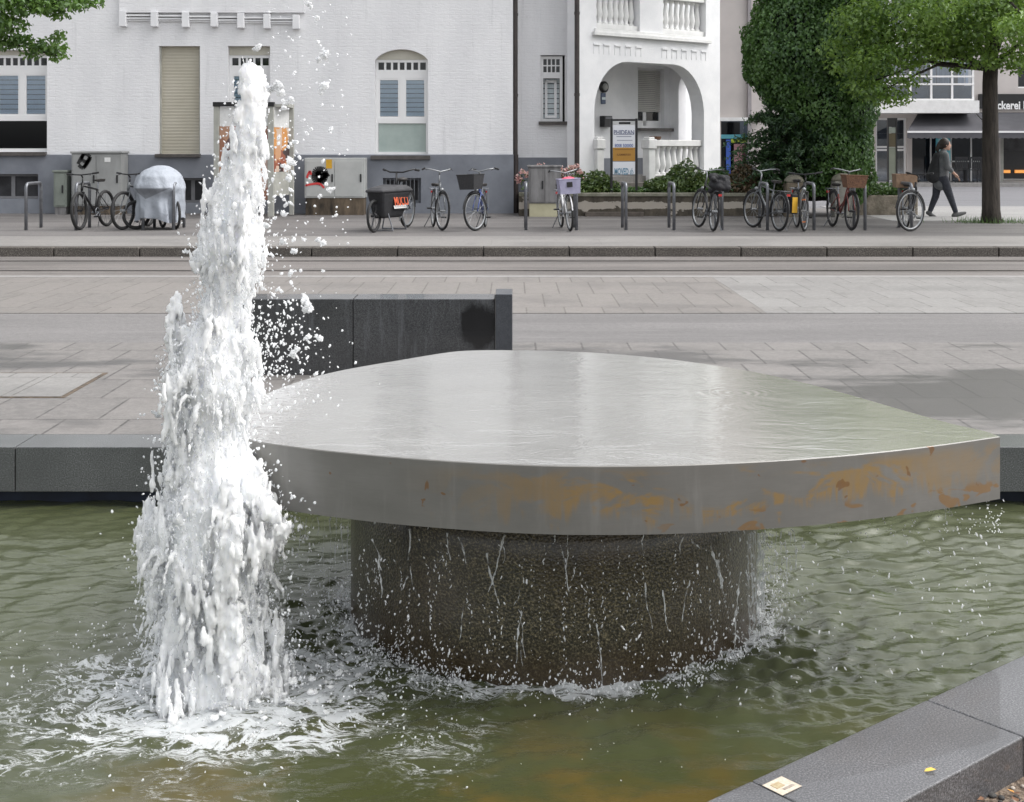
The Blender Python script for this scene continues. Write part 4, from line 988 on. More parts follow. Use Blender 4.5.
# upper storey: piers, lintel, back wall
pv = [(0, U(596.5)), (U(640), U(663)), (U(706), UE)]
for a, c in pv: b.box(a, c, .002, TP - .002, zc, 6.3)
b.box(0, UE, .003, TP - .003, 6.3, 7.2); b.box(U(590, 2.0), UE, 2.0, 2.2, 4.1, 6.3)
for z0, z1, dd in ((ztp + .10, zc + .02, 2.0), (6.3, 6.5, 2.2)): b.prism([(.25, TP + .001), (UE - .01, TP + .001), (UE - .01, dd), (U(590, dd), dd)], z0, z1)
b.build('porch_wall', M['render'], house)
b = MB(MP); b.box(U(592), U(709), -.09, -.002, zc - .03, zc + .05); b.box(U(594), U(708), -.05, -.001, zc + .05, zc + .12); b.build('cornice', M['trim'], house, bevel=.008)
b = MB(MP)
for px in (596.5, 606.5, 617.5, 628, 638.5, 664.5, 674.5, 684, 694, 703.5): MB(MP).box(U(px) - .09, U(px) + .09, -.022, -.001, 3.665, 3.70).box(U(px) - .09, U(px) - .07, -.008, -.001, 3.48, 3.664).box(U(px) + .07, U(px) + .09, -.008, -.001, 3.48, 3.664).build('relief_hood', M['render'], house)
def baluster(b, u, y, z0, z1, r=.062):
    h = z1 - z0; b.lathe([(r * .9, 0), (r * .9, h * .06), (r * .5, h * .10), (r * .8, h * .22), (r, h * .34), (r * .8, h * .52), (r * .55, h * .8), (r * .5, h * .88), (r * .9, h * .93), (r * .9, h)], (u, y, z0), 10)
for a, c in ((U(597), U(639.5)), (U(663.5), U(705.5))):
    MB(MP).box(a, c, .05, .32, zc + .13, zc + .24).build('balcony_base', M['trim'], house, bevel=.008)
    bo = MB(MP).box(a, c, .03, .34, 4.80, 4.95).build('balcony_rail', M['trim'], house, bevel=.008); n = 8
    for i in range(n): b = MB(MP); baluster(b, a + (c - a) * (i + .5) / n, .185, zc + .24, 4.80, .075); b.build('baluster', M['trim'], bo, smooth=True)
# porch inside
DB = 1.22
b = MB(MP); wu0, wu1 = U(638, DB), U(664.5, DB); wz0, wz1 = ZU(650, 128, DB), ZU(650, 68, DB)
xs = [U(592, DB), wu0, wu1, UE]
b.box(xs[0], xs[1], DB, DB + .3, zf - .1, ztp + .3).box(xs[2], xs[3], DB, DB + .3, zf - .1, ztp + .3).box(xs[1], xs[2], DB, DB + .3, zf - .1, wz0).box(xs[1], xs[2], DB, DB + .3, wz1, ztp + .3)
b.build('porch_back_wall', M['render'], house)
# right side of the porch: an arched opening towards the yard
MS = MP @ Matrix.Translation((UE - TP - .002, TP, 0)) @ Matrix.Rotation(PI / 2, 4, 'Z')
L = DB - TP; a0, a1 = .12, L - .28; za = ztp - .55
ar = [(a0, zf - .1), (a0, za)] + [((a0 + a1) / 2 - (a1 - a0) / 2 * math.cos(t_), za + .42 * math.sin(t_)) for t_ in np.linspace(.1, PI - .1, 12)] + [(a1, za), (a1, zf - .1)]
b = MB(MS); b.extr(ar + [(L, zf - .1), (L, ztp + .3), (0, ztp + .3), (0, zf - .1)], -.25, 0); b.build('porch_side_wall', M['render'], house)
MB(MP).box(U(668, 2.5), U(715, 2.5), 2.5, 2.65, .1, 4.2).build('side_wing', M['render'], house)
MB(MP).prism([(.25, -.002), (UE - .02, -.002), (UE - .02, DB), (U(592, DB), DB)], zf - .25, zf).build('porch_floor', M['concrete'], house)
fr = MB(MP); yw = DB + .12; bars(fr, wu0 + .002, wu1 - .002, wz0 + .002, wz1 - .002, .06, yw, yw + .06); um = (wu0 + wu1) / 2 - .1; zsb = ZU(650, 112, DB); fr.box(um - .05, um + .05, yw, yw + .06, wz0 + .06, zsb).box(wu0 + .06, wu1 - .06, yw, yw + .06, wz0 + .06, wz0 + .17)
fo_ = fr.build('window', M['frame_white'], house); MB(MP).box(wu0 + .06, wu1 - .06, yw + .02, yw + .026, wz0 + .17, zsb).build('pane', M['glass_dark'], fo_)
MB(MP).box(wu0 - .1, wu1 + .1, DB + .34, DB + .38, wz0 - .1, wz1 + .1).build('dark_interior', M['dim'], fo_)
b = MB(MP); n = 22
for i in range(n):
    za_, zb_ = zsb + (wz1 - .06 - zsb) * i / n, zsb + (wz1 - .06 - zsb) * (i + 1) / n
    b.box(wu0 + .06, wu1 - .06, yw - .03, yw - .012, za_ + .008, zb_)
b.build('roller_shutter', M['shutter_grey'], fo_)
MB(MP).box(wu0 - .08, U(672, DB - .1), DB - .16, DB - .003, wz0 - .07, wz0 - .003).build('sill', M['sill'], fo_)
dz = ZU(606, 158, 1.6)
MB(MP).box(U(593, DB), wu0 + .9, DB - .02, DB - .003, zf, dz).build('dado', M['plinth'], house)
du = U(603, DB); 
wl = thing('wall_lamp', 'round black wall lamp high on the porch wall, left under the arch', 'lamp', MP @ Vector((du, DB - .02, ZU(603, 87, DB))))
Mlamp = MP @ Matrix.Translation((du, DB - .003, ZU(603, 87, DB))) @ Matrix.Rotation(PI / 2, 4, 'X')
MB(Mlamp).lathe([(.02, .0), (.13, .0), (.13, .05), (.10, .07)], n=24).build('housing', M['black'], wl); MB(Mlamp).lathe([(.08, .071), (.07, .09), (.03, .10)], n=24).build('lamp_glass', flat_mat('opal_glass', (.35, .35, .34), .3), wl)
for nm, py0, py1, px0, px1, mm, lab in (('house_number_plate', 93, 104, 600.5, 605, simple('blue_grey_plate', (.10, .14, .24), (.07, .10, .17), 10, .4), 'small blue grey plate on the porch wall between the round lamp and the mailbox'), ('mailbox', 116, 127, 599.5, 607.5, M['black'], 'black mailbox on the porch wall beside the sign board')):
    t_ = thing(nm, lab, 'plate' if 'plate' in nm else 'mailbox', MP @ Vector((U(603, DB), DB, ZU(603, py1, DB))))
    a, c, d_, e = U(px0, DB), U(px1, DB), ZU(603, py1, DB), ZU(603, py0, DB); dp_ = .03 if 'plate' in nm else .16
    MB(MP).box(a, c, DB - dp_, DB - .003, d_, e).build('body', mm, t_, bevel=.01)
    if 'mail' in nm: MB(MP).box(a + .03, c - .03, DB - dp_ - .015, DB - dp_ - .001, e - .06, e - .035).build('flap', M['steel'], t_)
    else: MB(MP).box(a + .015, c - .015, DB - dp_ - .006, DB - dp_ - .001, (d_ + e) / 2 - .03, (d_ + e) / 2 + .03).build('inlay', M['blind_grey'], t_)
# steps, newels and balustrade
b = MB(MP)
for i in range(4): b.box(U(601.5), U(643), -.3 * (i + 1), -.3 * i - .001 if i else -.003, .12, zf - .14 * (i + 1))
b.build('steps', simple('stone_steps', (.20, .18, .16), (.13, .12, .11), 8, .9), house)
zn = ZU(649, 137)
for px in (597.5, 649):
    u = U(px); b = MB(MP); b.box(u - .10, u + .10, -.10, .10, .3, zn - .26); b.box(u - .125, u + .125, -.125, .125, zn - .26, zn - .05).box(u - .09, u + .09, -.09, .09, zn - .05, zn)
    b.build('newel', M['trim'], house, bevel=.015)
zt1 = ZU(680, 140); MB(MP).box(U(654), ur - .003, .06, .30, zf - .12, zf + .02).build('porch_rail_base', M['trim'], house, bevel=.01); bo = MB(MP).box(U(654), ur - .003, .06, .30, zt1 - .14, zt1).build('porch_rail', M['trim'], house, bevel=.01)
for i in range(9): b = MB(MP); baluster(b, U(654) + (ur - U(654)) * (i + .5) / 9, .18, zf + .02, zt1 - .14, .085); b.build('baluster', M['trim'], bo, smooth=True)
for px, nm, lab in ((661, 'potted_plant', 'low dark potted plant on the porch balustrade below the shuttered window'),):
    q = MP @ Vector((U(px), .18, zt1)); t_ = thing(nm, lab, 'plant', q)
    b = MB(); b.lathe([(.10, 0), (.13, .02), (.14, .08)], q, 14); b.build('pot', M['wicker'], t_)

# ------------------------------------------------------------------ garden wall and beds
t = NT('flaking_garden_wall'); q = t.sep()
n1 = t.noise(2.4, 6, .65, t.mapped((1, 1, 1.6))); band = t.math('MULTIPLY', t.mr(q[2], .13, .19), t.mr(q[2], .34, .26))
pl = t.mr(t.math('ADD', n1, t.math('MULTIPLY', band, .22)), .60, .64)
c = t.ramp(t.noise(7, 5, .7, t.mapped((1, 1, .5))), [(.3, (.035, .030, .024)), (.7, (.115, .098, .075))])
c = t.mix(t.math('MULTIPLY', pl, .85), c, (.42, .38, .33)); t.set(col=c, rough=.95, normal=t.bump(n1, .5, .03)); M['gwall'] = t.m
YW = 26.25; zw = Z(193, YW)
gw = thing('garden_wall', 'low dark garden wall with flaking plaster in front of the white porch', 'wall', (X(640, YW), YW, .1))
MB().box(X(519, YW), X(784, YW), YW, YW + .3, .08, zw - .07).build('wall_body', M['gwall'], gw)
MB().box(X(519, YW), X(784, YW), YW - .035, YW + .33, zw - .069, zw).build('coping', simple('mossy_coping', (.24, .23, .19), (.13, .13, .09), 5, .95, bump=.4), gw, bevel=.01)
MB().box(X(585, YW), X(643, YW), YW - .16, YW - .003, .08, .20).build('footing', simple('brown_footing', (.12, .10, .085), (.07, .06, .05), 9, .9), gw)
o = MB().box(X(519, YW), X(790, YW), YW + .33, 33.5, .05, zw - .04).build('garden_soil', gr); o['kind'] = 'structure'
t_ = thing('garden_wall', 'low rough stone wall with weeds to the right of the gateposts', 'wall', (X(880, 27), 27, .1))
MB().box(X(852, 26.5), X(905, 27.5), 26.6, 27.0, .08, .52).build('wall_body', simple('pale_rubble_wall', (.30, .26, .21), (.15, .13, .10), 5, .95, bump=.8, bscale=9, bd=.04), t_, bevel=.03)
def gatepost(px, w, ytop, Y, m, lab):
    x = X(px, Y); hw = w / 2 * Y / F; zt = Z(ytop, Y)
    t_ = thing('gatepost', lab, 'gatepost', (x, Y, .1), 'stone gateposts'); b = MB()
    b.box(x - hw, x + hw, Y - hw, Y + hw, .08, zt - .16); b.build('shaft', m, t_, bevel=.03)
    b = MB(); b.lathe([(hw * 1.08, 0), (hw * 1.08, .05), (hw * .9, .10), (hw * .55, .145), (.02, .16)], (x, Y, zt - .159), 24); b.build('cap', simple('mossy_cap', (.26, .24, .19), (.15, .14, .11), 9, .95, bump=.4), t_, smooth=True)
gatepost(794, 18, 174.5, 26.0, simple('brown_stone', (.20, .165, .12), (.12, .10, .075), 9, .95, bump=.5), 'brown stone gatepost with a rounded cap behind the black bike with the big front wheel')
gatepost(842.5, 20, 173, 26.0, simple('pale_stone', (.31, .30, .265), (.22, .21, .185), 7, .95, bump=.4), 'pale stone gatepost with a domed cap behind the bike with the wicker basket')

# ------------------------------------------------------------------ cabinets along the wall
def cabinet(name, label, px0, px1, py0, py1, Y, d, m, ybase=None, mbase=None, split=(.5,), lid=True):
    x0, x1, z1, z0 = X(px0, Y), X(px1, Y), Z(py0, Y), .115
    t_ = thing(name, label, 'utility cabinet', ((x0 + x1) / 2, Y + d / 2, z0)); zb = Z(ybase, Y) if ybase else z0 + .06
    MB().box(x0, x1, Y, Y + d, zb, z1 - (.03 if lid else 0)).build('body', m, t_, bevel=.008)
    MB().box(x0 + .02, x1 - .02, Y + .02, Y + d - .01, z0, zb - .001).build('base', mbase or M['cab_dark'], t_)
    if lid: MB().box(x0 - .025, x1 + .025, Y - .025, Y + d, z1 - .029, z1 + .015).build('lid', m, t_, bevel=.008)
    xs = [x0 + .03] + [x0 + (x1 - x0) * s for s in split] + [x1 - .03]
    for a, c in zip(xs[:-1], xs[1:]):
        dr = MB().box(a + .006, c - .006, Y - .014, Y - .001, zb + .03, z1 - .06).build('door', m, t_, bevel=.004)
        MB().box(c - .06, c - .03, Y - .034, Y - .0145, (zb + z1) / 2 - .08, (zb + z1) / 2 + .08).build('handle', M['black'], dr)
    return t_, (x0, x1, zb, z1)
cg, r = cabinet('utility_cabinet', 'tall weathered grey cabinet with a black sprayed tag and white paper note', 71.5, 121, 152, 213, 26.75, .5, M['cab_grey'], 206, M['cab_base'])
Yc = 26.75 - .016
def spray(parent, strokes, m, Y, r):
    b = MB()
    for pts in strokes:
        P_ = catmull([(p[0], p[1]) for p in pts] + [pts[-1]], 4) if len(pts) > 2 else pts
        P_ = P_[:len(P_) - 8] if len(pts) > 2 else P_
        v = [Vector((X(p[0], Y), Y, Z(p[1], Y))) for p in P_]
        for a, c in zip(v[:-1], v[1:]):
            d_ = (c - a)
            if d_.length < 1e-5: continue
            n_ = Vector((-d_.z, 0, d_.x)).normalized() * r; b.add([(a - n_), (c - n_), (c + n_), (a + n_), (a - n_) + Vector((0, -.002, 0)), (c - n_) + Vector((0, -.002, 0)), (c + n_) + Vector((0, -.002, 0)), (a + n_) + Vector((0, -.002, 0))], [(3, 2, 1, 0), (4, 5, 6, 7), (0, 1, 5, 4), (2, 3, 7, 6), (1, 2, 6, 5), (3, 0, 4, 7)])
    return b.build('graffiti', m, parent)
spray(cg, [[(78, 164), (84, 154), (90, 157), (88, 162), (83, 168), (78, 164)], [(84, 154), (82, 160), (88, 162)], [(90, 157), (86, 164), (83, 168)]], M['ink_black'], Yc, .035)
MB().box(X(104.5, Yc), X(110.5, Yc), Yc - .004, Yc - .001, Z(162, Yc), Z(157.5, Yc)).build('paper_note', M['paper'], cg)
cs, r = cabinet('utility_cabinet', 'narrow grey green cabinet standing by the basement window at the far left', 53.5, 66.5, 171, 212, 26.8, .3, M['cab_green'], 207, None, ())
cw, r = cabinet('utility_cabinet', 'wide pale grey cabinet with red and black graffiti on a stained brown base', 304.5, 364.5, 158, 214, 26.6, .5, M['cab_white'], 198, M['cab_base'], (.5,), False)
Yc = 26.6 - .016
spray(cw, [[(314, 176), (316, 170), (321, 169), (325, 171), (325, 178), (320, 183), (315, 180), (314, 174)], [(316, 175), (323, 173), (323, 180), (317, 179)], [(318, 172), (320, 181)], [(325, 173), (328, 177)]], M['ink_black'], Yc, .055)
spray(cw, [[(307, 178), (310, 171), (311, 176)], [(306, 186), (313, 184), (320, 184), (325, 189)]], M['ink_red'], Yc - .003, .022)
MB().box(X(326, Yc), X(332, Yc), Yc - .004, Yc - .001, Z(168.5, Yc), Z(159.5, Yc)).build('yellow_sticker', M['yellow'], cw)
ct, r = cabinet('utility_cabinet', 'stained grey cabinet on a pale yellow base between the downpipes', 528.5, 561, 166, 215, 26.0, .34, M['cab_dark'], 203.5, M['yellow_base'])

# ------------------------------------------------------------------ advertising board behind the jet
def collage(name, cols, sc):
    t = NT(name); v = t.n('ShaderNodeTexVoronoi'); v.distance = 'CHEBYCHEV'; v.inputs['Scale'].default_value = sc; t.l(t.mapped((1.0, 1.0, .6)), v.inputs['Vector'])
    sp = t.n('ShaderNodeSeparateColor'); t.l(v.outputs['Color'], sp.inputs[0])
    t.set(col=t.ramp(sp.outputs[0], [(i / len(cols), c) for i, c in enumerate(cols)], 'CONSTANT'), rough=.4); return t.m
YD = 25.6
pb = thing('advertising_board', 'grey framed advertising board with brown and orange posters, half hidden behind the water jet', 'advertising board', (X(245, YD), YD, .115))
def bx_px(b, a, c, d_, e, y0, y1): return b.box(X(a, YD), X(c, YD), y0, y1, Z(e, YD), Z(d_, YD))
for a, c, y0 in ((213.5, 219, 0), (267.5, 273.5, 0), (283, 287.5, .7)): bx_px(MB(), a, c, 103, 217, YD + y0, YD + y0 + .1).build('post', M['steel_light'], pb, bevel=.01)
bx_px(MB(), 213, 274, 102, 106.5, YD - .02, YD + .12).build('header', M['black'], pb)
bx_px(MB(), 219.2, 267.3, 107, 126, YD + .03, YD + .08).build('white_header_panel', M['paper'], pb)
bx_px(MB(), 219.2, 267.3, 126.3, 200, YD + .03, YD + .08).build('poster', collage('brown_poster', [(.30, .14, .09), (.42, .24, .16), (.12, .07, .07), (.50, .36, .30), (.35, .07, .07)], 3.2), pb)
MB().box(X(273.6, YD), X(273.6, YD) + .04, YD + .105, YD + .69, Z(170, YD), Z(107, YD))
b = MB(); v0 = (X(273.7, YD), YD + .05); v1 = (X(283.2, YD), YD + .72)
def side(py0, py1, m, nm):
    z0, z1 = Z(py1, YD), Z(py0, YD); b = MB(); dx, dy = .02, -.02
    b.prism([(v0[0], v0[1]), (v1[0], v1[1]), (v1[0] - .03, v1[1] + .02), (v0[0] - .03, v0[1] + .02)], z0, z1); b.build(nm, m, pb)
side(107, 127, M['paper'], 'white_header_panel'); side(127.2, 172, collage('orange_poster', [(.50, .20, .05), (.62, .28, .08), (.30, .09, .05), (.55, .30, .16), (.06, .04, .04), (.60, .45, .35)], 4.5), 'poster'); side(172.2, 196, M['steel_light'], 'lower_panel')
bx_px(MB(), 273.8, 287, 104, 106.8, YD + .05, YD + .8).build('header', M['steel_light'], pb)

# ------------------------------------------------------------------ sign board by the porch steps
YS = 26.62
sb = thing('sign_board', 'tall black framed sign board with white and ochre company plates before the porch', 'sign board', (X(624, YS), YS, zw - .05))
for px in (611.5, 636.5): MB().box(X(px - 1.2, YS), X(px + 1.2, YS), YS, YS + .05, zw - .1, Z(118.5, YS)).build('post', M['black'], sb)
MB().box(X(612.8, YS), X(635.2, YS), YS + .005, YS + .045, Z(121, YS), Z(119, YS)).box(X(619, YS), X(630.5, YS), YS + .008, YS + .042, Z(124.2, YS), Z(122, YS)).build('top_bar', M['black'], sb)
white = flat_mat('white_sign_plate', (.74, .75, .79), .35); ochre = flat_mat('ochre_sign_plate', (.42, .215, .035), .4); ink = flat_mat('grey_blue_lettering', (.20, .22, .30), .5); blue = flat_mat('blue_lettering', (.12, .17, .36), .5); teal = flat_mat('blue_grey_lettering', (.13, .26, .36), .5); brown = flat_mat('brown_lettering', (.20, .09, .02), .5)
def plate(y0, y1, m): return MB().box(X(612.9, YS), X(635.1, YS), YS + .004, YS + .03, Z(y1, YS), Z(y0, YS)).build('sign_plate', m, sb)
def lines(par, s, px, py, wpx, hpx, m, bold=0):
    Mt = Matrix.Translation((X(px, YS), YS + .003, Z(py, YS))) @ Matrix.Rotation(PI / 2, 4, 'X')
    Mt = Mt @ Matrix.Translation((0, -hpx * YS / F / 2, 0)); text_part('lettering', s, wpx * YS / F, hpx * YS / F, m, par, Mt, bold)
p1 = plate(125, 147, white); lines(p1, 'PHIDEAN', 624, 130, 20.5, 4.6, ink, .035)
b = MB()
for py, a, c in ((134.3, 614.5, 633.5), (136.6, 616.5, 631.5)): b.box(X(a, YS), X(c, YS), YS + .0022, YS + .0036, Z(py + .35, YS), Z(py - .35, YS))
b.build('small_print', ink, p1)
MB().box(X(617, YS), X(632.5, YS), YS + .0022, YS + .0036, Z(140.6, YS), Z(140, YS)).build('small_print', ink, p1)
lines(p1, '8008 500000', 624, 143.8, 18.5, 3.4, blue, .02)
p2 = plate(147.6, 161, ochre); lines(p2, 'KAMMERER', 624, 153.6, 14, 2.0, brown, .01); MB().box(X(615, YS), X(633, YS), YS + .0022, YS + .0036, Z(149.8, YS), Z(149.3, YS)).build('small_print', brown, p2)
p3 = plate(161.7, 174.2, white); lines(p3, 'MOVED \u2039/\u203a', 624, 168, 19, 6.8, teal, .03)

# ------------------------------------------------------------------ beige building with a shop, behind the porch
YB = 38.0
bb = thing('shop_building', 'beige rendered building with a turquoise and yellow shopfront behind the white porch', 'building', (10, 38, .1))
sh = hx(721, 749.5, 121, 192, YB)
b = MB(); wall_holes(b, X(700, YB), X(806, YB), .1, 12, YB, .3, [sh]); b.quad((X(806, YB), YB, .1), (X(806, YB), YB + 8, .1), (X(806, YB), YB + 8, 12), (X(806, YB), YB, 12)); b.quad((X(700, YB), YB, 12), (X(806, YB), YB, 12), (X(806, YB), YB + 8, 12), (X(700, YB), YB + 8, 12)); b.build('wall', M['beige'], bb)
b = MB(); b.box(X(716, YB), X(760, YB), YB - .12, YB - .002, Z(121, YB), Z(117.5, YB)); b.build('shop_cornice', M['trim'], bb)
MB().box(X(749, YB) - .05, X(749, YB) + .05, YB - .12, YB - .02, .1, 12).build('downpipe', simple('grey_downpipe', (.36, .33, .34), (.3, .28, .29), 4, .5), bb)
sf = MB().box(sh[0], sh[1], YB + .25, YB + .29, sh[2], sh[3]).build('shop_window', M['glass_dark'], bb)
MB().box(sh[0], sh[1], YB + 1.6, YB + 1.7, sh[2], sh[3]).build('shop_interior', M['dim'], bb)
def px_box(a, c, d_, e, y0, y1, Y=YB): return MB().box(X(a, Y), X(c, Y), y0, y1, Z(e, Y), Z(d_, Y))
px_box(721.5, 749, 134.5, 138.5, YB + .16, YB + .2).build('turquoise_band', flat_mat('turquoise_band', (.12, .42, .50), .4), bb)
px_box(732, 749, 139.2, 142.5, YB + .15, YB + .2).build('lime_band', flat_mat('lime_band', (.48, .60, .05), .4), bb)
px_box(727, 731.5, 139.5, 176, YB + .15, YB + .2).build('blue_banner', collage('blue_banner', [(.05, .09, .40), (.25, .20, .55), (.05, .12, .5)], 2), bb)
px_box(735, 747.5, 144, 176, YB + .16, YB + .2).build('shop_poster', collage('red_poster', [(.32, .05, .06), (.20, .03, .04), (.38, .20, .22), (.12, .05, .06)], 2.4), bb)

# ------------------------------------------------------------------ bakery building far right
YK = 47.0
bk = thing('bakery_building', 'pale building with a glazed bay and a bakery under dark awnings', 'building', (17, 47, .2))
ent = hx(876, 907, 118, 186.5, YK); s1 = hx(912, 993, 124, 186.5, YK); s2 = hx(1000.5, 1100, 124, 186.5, YK); uw = hx(1018, 1062, 58, 88, YK); uw2 = hx(1018, 1062, -30, 25, YK)
b = MB(); wall_holes(b, X(866, YK), X(1180, YK), .2, 14, YK, .3, [ent, s1, s2, uw, uw2]); b.quad((X(866, YK), YK, .2), (X(866, YK), YK, 14), (X(866, YK), YK + 9, 14), (X(866, YK), YK + 9, .2)); b.quad((X(866, YK), YK, 14), (X(1180, YK), YK, 14), (X(1180, YK), YK + 9, 14), (X(866, YK), YK + 9, 14)); b.build('wall', M['beige'], bk)
MB().box(X(867, YK), X(1170, YK), YK + 4, YK + 4.1, .2, 13).build('dark_interior', M['dim'], bk)
MB().box(X(878, YK), X(1110, YK), YK - .02, YK + .3, .2, Z(186.6, YK)).build('shop_plinth', M['trim'], bk)
wm = M['frame_white']
def glazed(rect, nx, nz_, Y, w=.05, nm='window', gm='glass_dark'):
    b = MB(); bars(b, *rect, w, Y, Y + .08)
    for i in range(1, nx): xx = rect[0] + (rect[1] - rect[0]) * i / nx; b.box(xx - w / 2, xx + w / 2, Y + .004, Y + .076, rect[2] + w, rect[3] - w)
    for z in nz_: b.box(rect[0] + w, rect[1] - w, Y + .008, Y + .072, z - w / 2, z + w / 2)
    o = b.build(nm, wm, bk); MB().box(rect[0] + w, rect[1] - w, Y + .03, Y + .036, rect[2] + w, rect[3] - w).build('pane', M[gm], o); return o
glazed(ent, 2, [Z(147, YK), Z(150, YK)], YK + .12, .07, 'entrance_door', 'glass')
MB().box(ent[0], ent[1], YK + .9, YK + .95, ent[2], ent[3]).build('entrance_interior', simple('grey_hall', (.17, .18, .20), (.10, .11, .12), 1.5, .7), bk)
glazed(uw, 2, [], YK + .12); glazed(uw2, 2, [], YK + .12)
glazed(s1, 4, [], YK + .15, .05, 'shop_window'); 
b = MB(); b.box(s2[0], s2[0] + .12, YK + .02, YK + .2, s2[2], s2[3]); b.build('door_post', M['steel_light'], bk)
# glazed bay
x0, x1 = X(868, 45.6), X(976, 45.6)
for ya, yb in ((100.5, 113), (30, 45), (-60, -46)): MB().box(x0 - .15, x1 + .1, 45.55, YK - .002, Z(yb, 45.6), Z(ya, 45.6)).build('bay_floor', M['trim'], bk)
for ya, yb in ((45.2, 100.3), (-45.8, 29.8)):
    z0, z1 = Z(yb, 45.6), Z(ya, 45.6); b = MB(); n = 5
    for i in range(n + 1): xx = x0 + .02 + (x1 - x0 - .12) * i / n; b.box(xx, xx + .07, 45.7, 45.78, z0, z1)
    for f_ in (.0, .28, .42, .95): b.box(x0 + .02, x1 - .03, 45.69, 45.77, z0 + (z1 - z0) * f_, z0 + (z1 - z0) * f_ + .06)
    b.box(x1 - .09, x1 - .02, 45.8, YK, z1 - .07, z1 - .001).box(x1 - .09, x1 - .02, 45.8, YK, z0 + .001, z0 + .07)
    bw = b.build('bay_window', wm, bk); MB().box(x0 + .02, x1 - .06, 45.73, 45.736, z0, z1).build('pane', M['glass'], bw)
    MB().box(x0 + .03, x1 - .08, 45.85, 45.87, z0 + .01, z0 + (z1 - z0) * .27).build('blue_panel', simple('blue_grey_panel', (.085, .11, .16), (.06, .08, .12), 2, .4), bw)
    b = MB(); xx = x0 + .05
    k = 0
    while xx < x1 - .15:
        w_ = random.uniform(.07, .13); yy = 46.15 + .06 * math.sin(k * 1.9); b.box(xx, xx + w_, yy, yy + .03, z0 + (z1 - z0) * .29, z1 - .05); xx += w_ * (1.0 if random.random() < .8 else 2.6); k += 1
    b.build('curtain', simple('pale_blue_curtain', (.42, .47, .56), (.30, .34, .42), 6, .9, stretch=(3, 3, .3)), bw)
    MB().box(x0 + .03, x1 - .1, 46.5, 46.55, z0, z1).build('dark_interior', M['dim'], bw)
# awnings
def awning(pa, pb_, lab):
    za, zb = Z(112.5, YK - .05), Z(131.5, 45.2); x0, x1 = X(pa, 45.2), X(pb_, 45.2)
    t_ = thing('awning', lab, 'awning', ((x0 + x1) / 2, 46, zb), 'dark awnings of the bakery'); b = MB(); nseg = 10
    xi0 = X(pa + 11, YK) if pa < 950 else x0
    b.add([(xi0, YK - .06, za), (x1, YK - .06, za), (x1, 45.2, zb), (x0, 45.2, zb), (xi0, YK - .06, za - .03), (x1, YK - .06, za - .03), (x1, 45.2, zb - .03), (x0, 45.2, zb - .03)], [(0, 1, 2, 3), (7, 6, 5, 4), (1, 0, 4, 5), (2, 1, 5, 6), (3, 2, 6, 7), (0, 3, 7, 4)])
    b.build('canvas', simple('grey_awning_canvas', (.085, .085, .095), (.06, .06, .068), 1.5, .85), t_)
    MB().box(x0, x1, 45.15, 45.2, zb - .045, zb + .02).build('front_bar', M['frame_white'], t_)
    b = MB(); xx = x0
    while xx < x1 - .01: b.extr([(xx, zb - .046), (xx, zb - .22), (xx + .1, zb - .25), (xx + .2, zb - .22), (xx + .2, zb - .046)], 45.17, 45.178); xx += .2
    b.build('valance', simple('valance_canvas', (.10, .10, .11), (.08, .08, .09), 2, .85), t_)
awning(907, 992, 'dark grey awning over the cafe window left of the street tree trunk'); awning(993.5, 1100, 'dark grey awning right of the street tree trunk, below the bakery lettering')
# fascia sign
fs = thing('fascia_sign', 'black fascia sign with white bakery lettering above the right awning', 'shop sign', (X(1010, 46.9), 46.9, Z(108, 46.9)))
MB().box(X(979, 46.9), X(1090, 46.9), 46.85, YK - .003, Z(108.5, 46.9), Z(94, 46.9)).build('panel', M['black'], fs)
Mt = Matrix.Translation((X(1006.8, 46.84), 46.848, Z(101.2, 46.84))) @ Matrix.Rotation(PI / 2, 4, 'X') @ Matrix.Translation((0, -.145, 0))
text_part('lettering', 'B\u00e4ckerei I', 36.5 * 46.84 / F, .31, flat_mat('white_letters', (.85, .85, .85), .4), fs, Mt, .03)
# things in the cafe front
px = thing('poster_stand', 'turquoise poster standing in the cafe window behind the walking person', 'poster', (X(944, 46), 46.6, .25)); MB().box(X(936, 46.6), X(950.5, 46.6), 46.6, 46.63, Z(173, 46.6), Z(137, 46.6)).build('sheet', collage('turquoise_poster', [(.10, .42, .52), (.14, .52, .60), (.35, .62, .68), (.08, .36, .5)], 5), px); MB().box(X(936, 46.6), X(950.5, 46.6), 46.635, 46.66, .24, Z(136, 46.6)).build('back_board', M['black'], px)
def cafe_chair(x, y, rz, lab):
    t_ = thing('cafe_chair', lab, 'chair', (0, 0, 0), 'dark cafe chairs under the awning')
    b = MB(); b.box(-.21, .21, -.2, .2, .43, .46); b.build('seat', M['black_matt'], t_, bevel=.01)
    b = MB()
    for i in range(6): b.box(-.2 + i * .07, -.155 + i * .07, .19, .21, .5, .84)
    b.box(-.22, .22, .185, .215, .84, .90); b.build('backrest', M['rim_dark'], t_)
    for sx in (-1, 1):
        for sy in (-1, 1): MB().box(sx * .2 - .015, sx * .2 + .015, sy * .185 - .015, sy * .185 + .015, 0, .428 if sy < 0 else .838).build('leg', M['rim_dark'], t_)
    t_.location = (x, y, .235); t_.rotation_euler = (0, 0, rz)
cafe_chair(X(960, 45.6), 45.65, PI, 'dark cafe chair nearest the turquoise poster under the awning'); cafe_chair(X(974, 45.6), 45.65, PI, 'dark cafe chair close to the street tree trunk under the awning')
t_ = thing('cafe_table', 'small cafe table with a pale top behind the two dark chairs', 'table', (X(966, 46.2), 46.25, .235)); x = X(966, 46.2)
